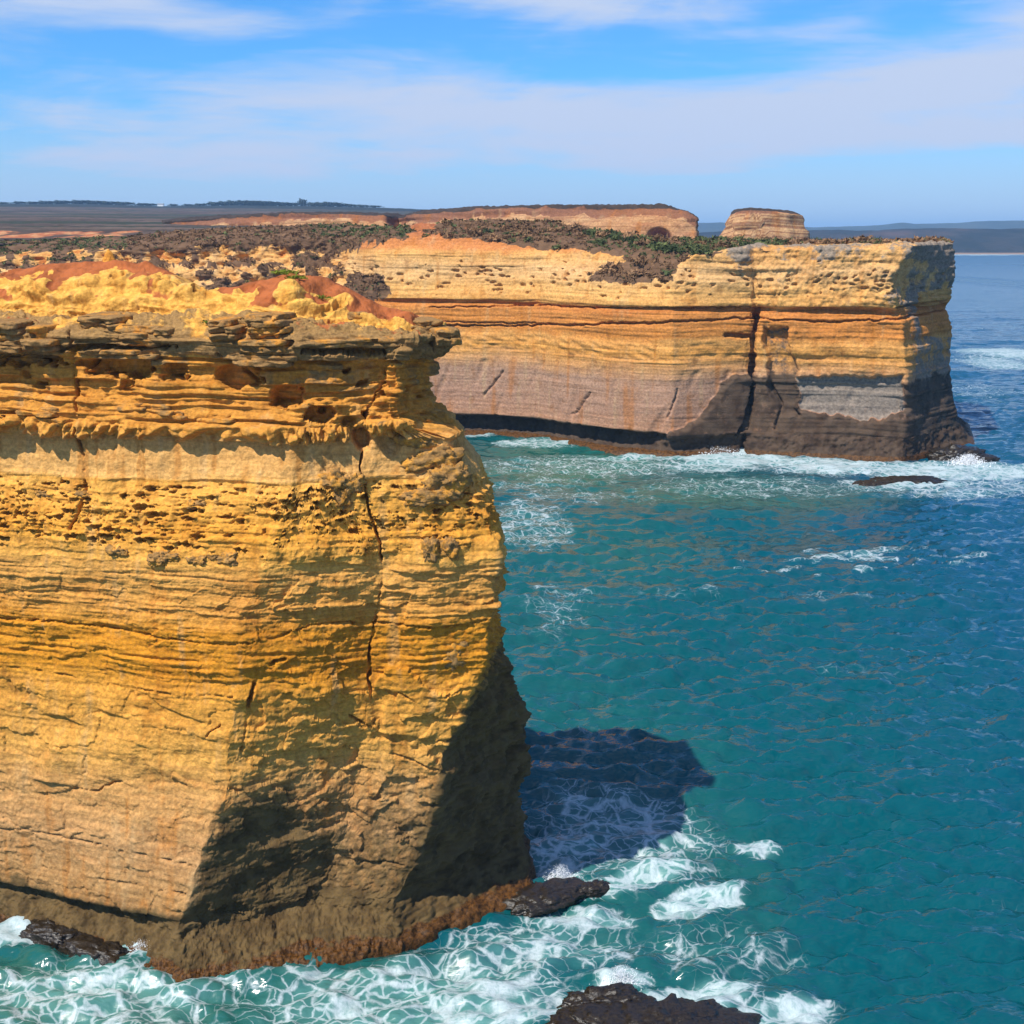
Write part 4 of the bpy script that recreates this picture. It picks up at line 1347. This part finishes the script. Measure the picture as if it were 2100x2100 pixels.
# ------------------------------------------------------------------ loose rocks, slabs and nodules
def rock_mesh(name, size, seed, n=14, p=3.5, rough=0.16, layers=0.0, attrs=None, mat=None, flat_bottom=False, freq=1.0):
    """irregular boulder: a superellipsoid broken by noise and bedding steps; size = half extents"""
    g = np.linspace(-1, 1, n)
    A, B = np.meshgrid(g, g)
    V, Fc = [], []
    off = 0
    for ax in range(3):
        for sg in (-1, 1):
            q = [None] * 3
            q[ax] = np.full(A.shape, float(sg))
            q[(ax + 1) % 3] = A * sg
            q[(ax + 2) % 3] = B
            X = np.stack(q, -1).reshape(-1, 3)
            V.append(X)
            idx = np.arange(n * n).reshape(n, n) + off
            Fc.append(np.stack([idx[:-1, :-1], idx[:-1, 1:], idx[1:, 1:], idx[1:, :-1]], -1).reshape(-1, 4))
            off += n * n
    V = np.concatenate(V); Fc = np.concatenate(Fc)
    # merge doubled seam vertices
    key = np.round(V * 1000).astype(np.int64)
    _, first, inv = np.unique(key, axis=0, return_index=True, return_inverse=True)
    V = V[first]; Fc = inv.reshape(-1)[Fc]
    V = V / (np.sum(np.abs(V) ** p, 1) ** (1.0 / p))[:, None]
    sz = np.array(size, float)
    Q = V * sz
    m = float(np.min(sz))
    nn = fbm(Q, 1.6 * m / freq, 4, 0.55, off=seed * 3.7)
    n2 = fbm(Q, 0.5 * m / freq, 3, 0.6, off=seed * 1.9 + 40)
    Q = Q * (1 + 0.55 * rough * fbm(Q, 3.2 * m / freq, 2, off=seed * 5.1))[:, None]
    dirn = Q / (np.linalg.norm(Q, axis=1)[:, None] + 1e-9)
    Q = Q + dirn * (m * rough * (nn + 0.5 * n2))[:, None]
    if layers > 0:
        th = max(0.16, 0.28 * sz[2])
        bz_ = np.floor(Q[:, 2] / th + 0.2 * n2)
        lv = pn(bz_ * 5.7 + seed, 0.3, 0.7) + 0.6 * pn(bz_ * 5.7 + seed, Q[:, 0] / (1.2 * m), Q[:, 1] / (1.2 * m))
        Q[:, :2] *= (1 + layers * lv * min(1.0, m / sz[0] * 1.6))[:, None]
        Q[:, 1] += layers * lv * m * 0.8
    me = mesh_raw(name, Q, Fc, mat or M_NEAR, True)
    base = dict(strat=30.0, crust=0.0, soil=0.0, wet=0.0, kelp=0.0)
    base.update(attrs or {})
    ex = extra(Q + seed * 7.0, 1.0)
    for k, val in list(base.items()) + list(ex.items()):
        at = me.attributes.new(k, 'FLOAT', 'POINT')
        at.data.foreach_set('value', np.broadcast_to(np.asarray(val, np.float32), (len(Q),)).astype(np.float32).copy())
    return me


nu_, nv_, nP, nR, nN = near['u'], near['v'], near['P'], near['R'], near['N']


def near_at(u_, v_, r0, r1):
    ua, va = project(nP)
    m = (nR >= r0) & (nR <= r1) & (nP[..., 1] < 95)
    q = np.where(m, (ua - u_) ** 2 + (va - v_) ** 2, 1e9)
    i = np.unravel_index(np.argmin(q), q.shape)
    return nP[i], nN[i]


def slab_mesh(size, seed, crust):
    """a few thin, broken beds lying on each other"""
    r = np.random.RandomState(seed)
    hx, hy, hz_ = size
    nb = max(2, int(round(hz_ * 2 / 0.42)))
    th = 2 * hz_ / nb
    Vs, Fs, off = [], [], 0
    for b in range(nb):
        k = 1.0 - 0.35 * r.rand() - 0.25 * (b / nb)
        m0 = rock_mesh('plate', (hx * k, hy * (0.8 + 0.3 * r.rand()), th * 0.62), seed * 13 + b, n=11, p=5.5, rough=0.30, layers=0.0, freq=0.55)
        co = np.zeros(len(m0.vertices) * 3, np.float32); m0.vertices.foreach_get('co', co)
        co = co.reshape(-1, 3)
        li = np.zeros(len(m0.loops), np.int32); m0.loops.foreach_get('vertex_index', li)
        co[:, 1] += 0.35 * hy * np.abs(fbm(co + seed, 1.1, 3, 0.6)) 
        co += np.array([hx * 0.3 * (r.rand() - 0.5), hy * 0.5 * (r.rand() - 0.4), -hz_ + th * (b + 0.5)])
        Vs.append(co); Fs.append(li.reshape(-1, 4) + off); off += len(co)
        bpy.data.meshes.remove(m0)
    V = np.concatenate(Vs)
    me = mesh_raw('ledge_slab', V, np.concatenate(Fs), M_NEAR, True)
    at_ = dict(strat=40.0, crust=crust + 0.35 * fbm(V + seed, 1.5, 3), soil=0.0, wet=0.0, kelp=0.0)
    at_.update(extra(V + seed * 7.0, 1.0))
    for k_, val in at_.items():
        a_ = me.attributes.new(k_, 'FLOAT', 'POINT')
        a_.data.foreach_set('value', np.broadcast_to(np.asarray(val, np.float32), (len(V),)).astype(np.float32).copy())
    return me


# overhanging dark slabs along the rim of the stack
slabs = [(20, 690, 62, 30, 1.7, 1), (88, 694, 40, 24, 1.5, 12), (215, 672, 60, 24, 1.9, 2), (295, 690, 60, 20, 1.6, 3), (345, 690, 30, 16, 1.2, 13), (470, 680, 46, 26, 1.8, 4), (552, 682, 62, 36, 2.2, 5),
         (535, 732, 90, 16, 1.4, 6), (250, 728, 90, 9, 1.2, 7), (60, 734, 66, 10, 1.3, 14), (868, 672, 46, 16, 1.4, 8), (905, 690, 30, 15, 1.5, 9), (820, 700, 60, 9, 1.3, 10), (735, 656, 30, 14, 1.0, 11),
         (700, 705, 80, 8, 1.0, 15), (310, 838, 60, 10, 0.9, 16), (355, 852, 46, 8, 0.9, 17), (270, 834, 40, 8, .8, 18), (85, 846, 50, 9, .9, 19), (110, 866, 42, 8, .8, 20), (440, 858, 46, 7, .8, 21)]
M_PX = 82.0 / F * 1.02
for (su, sv, hw, hh, dp, sd_) in slabs:
    p_, n_ = near_at(su, sv, 11.3, 16.2)
    me = slab_mesh((hw * M_PX, dp, hh * M_PX), sd_, 0.68 if sv < 760 else 0.5)
    q_ = p_ - near_c0 + np.array([0.0, 0.75 if sv < 760 else 0.55, 0.0])
    ang = -0.32 if su < 560 else (0.12 if su < 800 else 0.45)
    obj('ledge_slab', me, near_root, q_, (random.uniform(-.05, .08), random.uniform(-.04, .04), ang))
# rough brown nodules clinging to the face
nods = [(690, 985, 30, 20, .7, 31), (722, 990, 24, 22, .6, 32), (700, 1022, 22, 26, .7, 33), (885, 945, 60, 22, .8, 34), (915, 985, 50, 34, 1.0, 35), (880, 1020, 60, 18, .7, 36), (948, 1012, 26, 20, .8, 37),
        (882, 1132, 16, 26, .6, 38), (918, 1128, 22, 28, .7, 39), (340, 1142, 34, 13, .6, 40), (322, 1150, 22, 12, .7, 49), (400, 1150, 24, 11, .5, 41), (465, 1146, 26, 13, .55, 42), (432, 1142, 20, 8, .4, 48), (236, 1132, 26, 12, .5, 43), (308, 1102, 22, 7, .5, 44),
        (935, 1338, 30, 40, .5, 45), (395, 1036, 30, 9, .5, 46), (78, 1010, 34, 8, .5, 47), (850, 905, 46, 14, .7, 50), (610, 1028, 26, 9, .5, 51), (165, 1012, 30, 7, .5, 52)]
for (su, sv, hw, hh, dp, sd_) in nods:
    p_, n_ = near_at(su, sv, 4, 11.5)
    me = rock_mesh('rock_nodule', (hw * M_PX, dp * 0.8, hh * M_PX), sd_, n=16, p=2.4, rough=0.42, layers=0.12, attrs=dict(crust=0.62, strat=31.0), freq=2.6)
    obj('rock_nodule', me, near_root, p_ - near_c0 + np.array([0, 0.25, 0]), (0, random.uniform(-.2, .2), -0.3 if su < 560 else 0.15))
# orange pinnacle behind the left mound
pz = pt(226, 545, 96.0)
me = rock_mesh('rock_pinnacle', (0.65, 0.7, 1.25), 61, n=12, p=1.5, rough=0.3, attrs=dict(strat=42.0, soil=0.35))
obj('rock_pinnacle', me, near_root, pz - near_c0)


def sea_rock(u_, v_, size, seed, label, rz=0.0, z=0.0, kelp=1.0, wet=1.0, n=22, rough=0.3, layers=0.15):
    me = rock_mesh('sea_rock', size, seed, n=n, p=2.6, rough=rough, layers=layers, attrs=dict(kelp=kelp * 0.8, wet=wet, strat=1.0), freq=2.2, mat=M_SEAROCK)
    o = obj('sea_rock', me, loc=onZ(u_, v_) + np.array([0, 0, z]), rot=(0, 0, rz))
    return tag(o, label, 'rock')


M_SEAROCK = rock_mat('weedy_sea_rock', NEAR_STOPS, 0.8, kelp=srgb(44, 34, 20), wet=srgb(26, 24, 22), gloss=0.78)
sea_rock(1340, 2120, (6.6, 3.0, 1.0), 71, 'black weed covered rock awash at the bottom edge of the picture', 0.0, 0.1, n=40)
sea_rock(1240, 2068, (3.0, 1.2, 1.0), 72, 'hump of dark weedy rock behind the biggest foreground rock', 0.1, 0.1, n=26)
sea_rock(1122, 1840, (3.6, 1.7, 0.6), 73, 'flat dark rock ledge at the seaward tip of the golden stack', 0.5, 0.1, n=26)
sea_rock(1215, 1826, (1.5, 0.7, 0.5), 74, 'small dark rock just beyond the ledge at the stack tip', 0.3, 0.05)
sea_rock(105, 1930, (2.6, 1.1, 0.9), 75, 'dark wet rock slab in the surf by the left edge', -0.4, 0.35)
sea_rock(200, 1966, (3.0, 1.1, 0.8), 76, 'long dark wet rock slab between the surf and the stack foot', -0.4, 0.35)
sea_rock(1960, 940, (6.5, 4.5, 2.4), 77, 'dark wave washed rock at the tip of the banded headland', 0.3, 0.2, n=24)
sea_rock(2005, 944, (4.5, 3.0, 1.3), 80, 'low dark rock outermost off the headland tip', 0.2, 0.1, n=20)
sea_rock(1860, 986, (7.5, 4.0, 0.75), 78, 'low dark rock awash in foam in front of the headland end', 0.1, -0.1, n=24)
sea_rock(1790, 992, (4.0, 2.5, 0.6), 79, 'smaller rock awash left of the foam covered headland rock', 0.1, -0.1)

# ------------------------------------------------------------------ spray
def spray_mat():
    m, w = new_mat('sea_spray')
    finish(m, w, (0.86, 0.88, 0.9, 1), 0.6, None, 0.3)
    return m


M_SPRAY = spray_mat()
OCT_V = np.array([[1, 0, 0], [-1, 0, 0], [0, 1, 0], [0, -1, 0], [0, 0, 1], [0, 0, -1]], float)
OCT_F = np.array([[0, 2, 4], [2, 1, 4], [1, 3, 4], [3, 0, 4], [2, 0, 5], [1, 2, 5], [3, 1, 5], [0, 3, 5]])


def spray(u_, v_, w_, h_, count, seed, label, drop, lean=0.0):
    r = np.random.RandomState(seed)
    V, Fc = [], []
    for i in range(count):
        a = r.rand() ** 1.7
        zc = a * h_
        sp = w_ * (1 - 0.75 * a)
        c_ = np.array([r.randn() * 0.42 * sp + lean * zc, r.randn() * 0.3 * sp, max(0.0, zc + 0.08 * h_ * r.randn())])
        sz = drop * (0.35 + 1.3 * r.rand() ** 2) * (1.25 - 0.8 * a)
        V.append(OCT_V * sz * (0.6 + 0.8 * r.rand(6, 1)) + c_)
        Fc.append(OCT_F + 6 * i)
    me = mesh_raw('wave_splash', np.concatenate(V), np.concatenate(Fc), M_SPRAY, True)
    o = obj('wave_splash', me, loc=onZ(u_, v_))
    return tag(o, label, kind='stuff')


spray(1528, 922, 5.0, 5.2, 3200, 1, 'white splash bursting up below the dark crack of the headland', 0.11)
spray(1470, 930, 8.0, 2.0, 2600, 2, 'low white spray along the headland foot left of the crack', 0.10)
spray(290, 1968, 1.7, 1.4, 3000, 3, 'white splash breaking against the foot of the golden stack', 0.026)
spray(1150, 1806, 1.6, 1.3, 3000, 4, 'white splash beside the dark ledge at the stack tip', 0.026)
spray(1275, 2016, 1.7, 1.2, 3000, 5, 'white splash behind the weedy foreground rocks', 0.026)
spray(1985, 952, 6.0, 2.2, 2400, 6, 'white water bursting over the headland tip rocks', 0.10)

# ------------------------------------------------------------------ scrub
def leaf_mat(name, c1, c2):
    m, w = new_mat(name)
    pos = w.new('ShaderNodeNewGeometry').outputs['Position']
    n = w.noise(pos, 0.5, 4, 0.7)
    oi = w.new('ShaderNodeObjectInfo').outputs['Random']
    f = w.math('ADD', w.math('MULTIPLY', n, 0.8), w.math('MULTIPLY', oi, 0.3))
    finish(m, w, w.mix(w.step(f, 0.35, 0.8), c1, c2), 0.9, None, 0.1)
    return m


M_BROWN = leaf_mat('heath_brown', srgb(100, 76, 54), srgb(166, 128, 92))
M_GREEN = leaf_mat('heath_green', srgb(56, 66, 40), srgb(104, 110, 66))
M_LUSH = leaf_mat('leaf_bright', srgb(70, 84, 24), srgb(110, 120, 40))
M_TREE = leaf_mat('tree_dark', srgb(34, 40, 30), srgb(58, 62, 44))
M_BARK = simple_mat('bark', srgb(60, 48, 38), srgb(90, 74, 60), 2.0)


def clump(r, n, flat=0.65, leaf=0.28):
    """n leaf tufts (small bent triangles) spread through a dome of radius 1"""
    d = r.randn(n, 3); d[:, 2] = np.abs(d[:, 2])
    d /= np.linalg.norm(d, axis=1)[:, None]
    lob = 1 + 0.28 * np.sin(d[:, 0] * 4 + r.rand() * 6) * np.cos(d[:, 1] * 5 + r.rand() * 6)
    c = d * (r.rand(n, 1) ** 0.33) * lob[:, None]
    c[:, 2] *= flat
    t1 = r.randn(n, 3) * leaf; t2 = r.randn(n, 3) * leaf
    V = np.stack([c - t1 * .6, c + t1 * .6, c + t2], 1).reshape(-1, 3)
    Fc = np.arange(3 * n).reshape(n, 3)
    return V, Fc


hp, hs, hu, hv, hR = head['P'], head['scrub'], head['u'], head['v'], head['R']
quadA = np.linalg.norm(np.cross(hp[1:, :-1] - hp[:-1, :-1], hp[:-1, 1:] - hp[:-1, :-1]), axis=2)
ok = (hs[:-1, :-1] > 0.5) & (hR[:-1, :-1] > 7.5) & (hR[:-1, :-1] < 15.3) & (hu[:-1, :-1] > -150) & (hp[:-1, :-1, 2] > 24)
ok &= ~((hu[:-1, :-1] < 720) & (hv[:-1, :-1] > 640))
wgt = np.where(ok, quadA, 0).ravel()
wgt /= wgt.sum()
RS = np.random.RandomState(21)


def pick(n):
    i = RS.choice(len(wgt), n, p=wgt)
    r_, c_ = np.divmod(i, quadA.shape[1])
    f = RS.rand(n, 2)
    A_ = hp[r_, c_]; B_ = hp[r_, c_ + 1]; C_ = hp[r_ + 1, c_]
    return A_ + (B_ - A_) * f[:, :1] + (C_ - A_) * f[:, 1:], hu[r_, c_], hv[r_, c_]


def is_green(u_, v_, rnd):
    g = ((u_ > 1200) & (u_ < 1600) & (v_ < 530)) | ((u_ > 640) & (u_ < 850) & (v_ < 486)) | ((u_ < 260) & (v_ < 545))
    return np.where(g, rnd < 0.78, rnd < 0.14)


protos = {}
for nm, mt in (('b', M_BROWN), ('g', M_GREEN)):
    for k in range(4):
        V, Fc = clump(np.random.RandomState(100 + k + (7 if nm == 'g' else 0)), 150, 0.62, 0.20)
        protos[nm, k] = mesh_raw('shrub', V, Fc, mt)
pp, pu, pv = pick(2600)
order = np.argsort(pp[:, 1] + 0.15 * RS.rand(len(pp)) * 100)
grn = is_green(pu, pv, RS.rand(len(pp)))
cnt = 0
for i in order:
    if cnt >= 290:
        break
    if not (390 < pv[i] < 600):
        continue
    cnt += 1
    s_ = 1.0 + 1.3 * RS.rand() ** 2
    g = bool(grn[i])
    o = obj('shrub', protos['g' if g else 'b', RS.randint(4)], None, pp[i] + np.array([0, 0, -0.1]), (0, 0, RS.rand() * 6.28), (s_, s_, s_ * (0.7 + 0.4 * RS.rand())))
    where = ('the eroded orange slope behind the golden stack' if pu[i] < 720 else
             'the rounded mound above the banded headland wall' if pu[i] < 1180 else
             'the gully in the headland rim' if pv[i] > 512 else 'the flat seaward top of the headland')
    tag(o, ('dark green heath shrub on ' if g else 'brown heath shrub on ') + where, 'shrub',
        ('green' if g else 'brown') + ' shrubs on ' + where)
# the rest of the heath reads as one cover
for nm, mt, sel in (('brown_heath', M_BROWN, 0), ('green_heath', M_GREEN, 1)):
    V, Fc, off = [], [], 0
    q, qu, qv = pick(11500)
    g = is_green(qu, qv, RS.rand(len(q)))
    base = [clump(np.random.RandomState(300 + k), 16, 0.6, 0.38) for k in range(12)]
    for i in np.where(g == bool(sel))[0]:
        v0, f0 = base[i % 12]
        s_ = 0.5 + 0.75 * RS.rand() ** 2
        a_ = RS.rand() * 6.28
        rot = np.array([[math.cos(a_), -math.sin(a_), 0], [math.sin(a_), math.cos(a_), 0], [0, 0, 1]])
        V.append((v0 * s_) @ rot.T + q[i]); Fc.append(f0 + off); off += len(v0)
    o = obj(nm, mesh_raw(nm, np.concatenate(V), np.concatenate(Fc), mt))
    tag(o, 'low brown heath covering the headland top and gullies' if sel == 0 else 'low dark green heath covering the headland top', kind='stuff')

# small green plants on the near stack
for (su, sv, sc, lab) in ((585, 562, 0.62, 'bright green plant on top of the right red earth mound of the stack'), (605, 572, 0.5, 'smaller bright green plant just below the mound top plant'),
                          (662, 612, 0.4, 'lone green tuft half way down the red mound'), (430, 662, 0.35, 'tiny green tuft on the brown rim between the two mounds')):
    p_, n_ = near_at(su, sv, 14.5, 18.4)
    V, Fc = clump(np.random.RandomState(int(su)), 160, 0.5, 0.16)
    V[:, 2] = np.maximum(V[:, 2], -0.05)
    o = obj('shrub', mesh_raw('shrub', V, Fc, M_LUSH), None, p_, None, (sc * 1.5, sc, sc))
    tag(o, lab, 'plant')

# trees along the skyline
V, Fc = clump(np.random.RandomState(5), 260, 0.75, 0.17)
crown_me = mesh_raw('crown', V * np.array([1, 1, 1.0]) + np.array([0, 0, 0.12]), Fc, M_TREE)
tk = []
for z_, r_ in ((-0.15, 0.10), (0.3, 0.075), (0.75, 0.04), (1.0, 0.015)):
    tk.append([[r_ * math.cos(a_), r_ * math.sin(a_), z_] for a_ in np.linspace(0, 2 * math.pi, 7)])
tko = mesh_from_grid('trunk', np.array(tk), M_BARK)
trunk_me = tko.data
bpy.data.objects.remove(tko)
tree_u = [10, 40, 68, 310, 355, 385, 412, 770, 95, 130, 165, 195, 225, 255, 290, 445, 465, 485, 505, 520, 535, 548, 562, 580, 598, 621, 645, 665, 682, 700, 720, 745]
tree_h = [5, 6, 6, 6, 5, 5, 6, 5, 8, 9, 9, 9, 8, 8, 6, 9, 10, 11, 12, 12, 11, 11, 10, 9, 8, 17, 9, 10, 11, 8, 7, 6]
pu_, pv_ = project(plain)
for u_, h_ in zip(tree_u, tree_h):
    row = plain.shape[0] - 6
    j = int(np.argmin(np.abs(pu_[row] - u_)))
    t = obj('tree', None, loc=plain[row, j])
    w_ = h_ * ((2.4 + 1.6 * RS.rand()) if h_ < 15 else 0.8)
    for nm, me in (('crown', crown_me), ('trunk', trunk_me)):
        c_ = obj(nm, me, t)
        c_.scale = (w_, w_, h_)
    if h_ == 17:
        tag(t, 'tallest rounded dark tree standing on the skyline', 'tree')
    else:
        if u_ < 340:
            tag(t, 'dark low tree on the skyline left of the white building', 'tree', 'skyline trees left of the white building')
        else:
            tag(t, 'dark low tree on the skyline right of the white building', 'tree', 'skyline trees right of the white building')

# white farm building on the plain
M_WHITE = simple_mat('white_paint', (0.8, 0.8, 0.78, 1), (0.74, 0.74, 0.72, 1), 0.8)
M_ROOF = simple_mat('grey_roof', srgb(150, 150, 152), srgb(120, 120, 124), 0.8)
row = plain.shape[0] - 10
j = int(np.argmin(np.abs(pu_[row] - 328)))
hb = obj('farm_building', None, loc=plain[row, j] + np.array([0, 0, -0.5]))
tag(hb, 'tiny white building on the far plain below the skyline', 'building')
bx = np.array([[x_, y_, z_] for z_ in (0, 5) for y_ in (-4, 4) for x_ in (-7, 7)], float)
bf = np.array([[0, 1, 5, 4], [1, 3, 7, 5], [3, 2, 6, 7], [2, 0, 4, 6], [4, 5, 7, 6]])
obj('wall', mesh_raw('wall', bx, bf, M_WHITE), hb)
rx_ = np.array([[-7.6, -4.6, 4.9], [7.6, -4.6, 4.9], [7.6, 0, 7.2], [-7.6, 0, 7.2], [-7.6, 4.6, 4.9], [7.6, 4.6, 4.9]], float)
obj('roof', mesh_raw('roof', rx_, np.array([[0, 1, 2, 3], [3, 2, 5, 4]]), M_ROOF), hb)

# ------------------------------------------------------------------ sea air
hz = bpy.data.meshes.new('haze')
b0, b1_ = (-22000, -60, -12), (22000, 25000, 260)
cv_ = [(x_, y_, z_) for z_ in (b0[2], b1_[2]) for y_ in (b0[1], b1_[1]) for x_ in (b0[0], b1_[0])]
hz.from_pydata(cv_, [], [(0, 2, 3, 1), (4, 5, 7, 6), (0, 1, 5, 4), (2, 6, 7, 3), (0, 4, 6, 2), (1, 3, 7, 5)])
hm, hw_ = new_mat('sea_haze')
pvn = hw_.new('ShaderNodeVolumePrincipled')
pvn.inputs['Color'].default_value = (0.38, 0.66, 1.0, 1)
pvn.inputs['Density'].default_value = 0.00008
ho_ = hw_.new('ShaderNodeOutputMaterial')
hw_.l.new(pvn.outputs[0], ho_.inputs['Volume'])
hz.materials.append(hm)
ho = obj('haze', hz)
tag(ho, 'thin blue sea haze filling the air', kind='stuff')
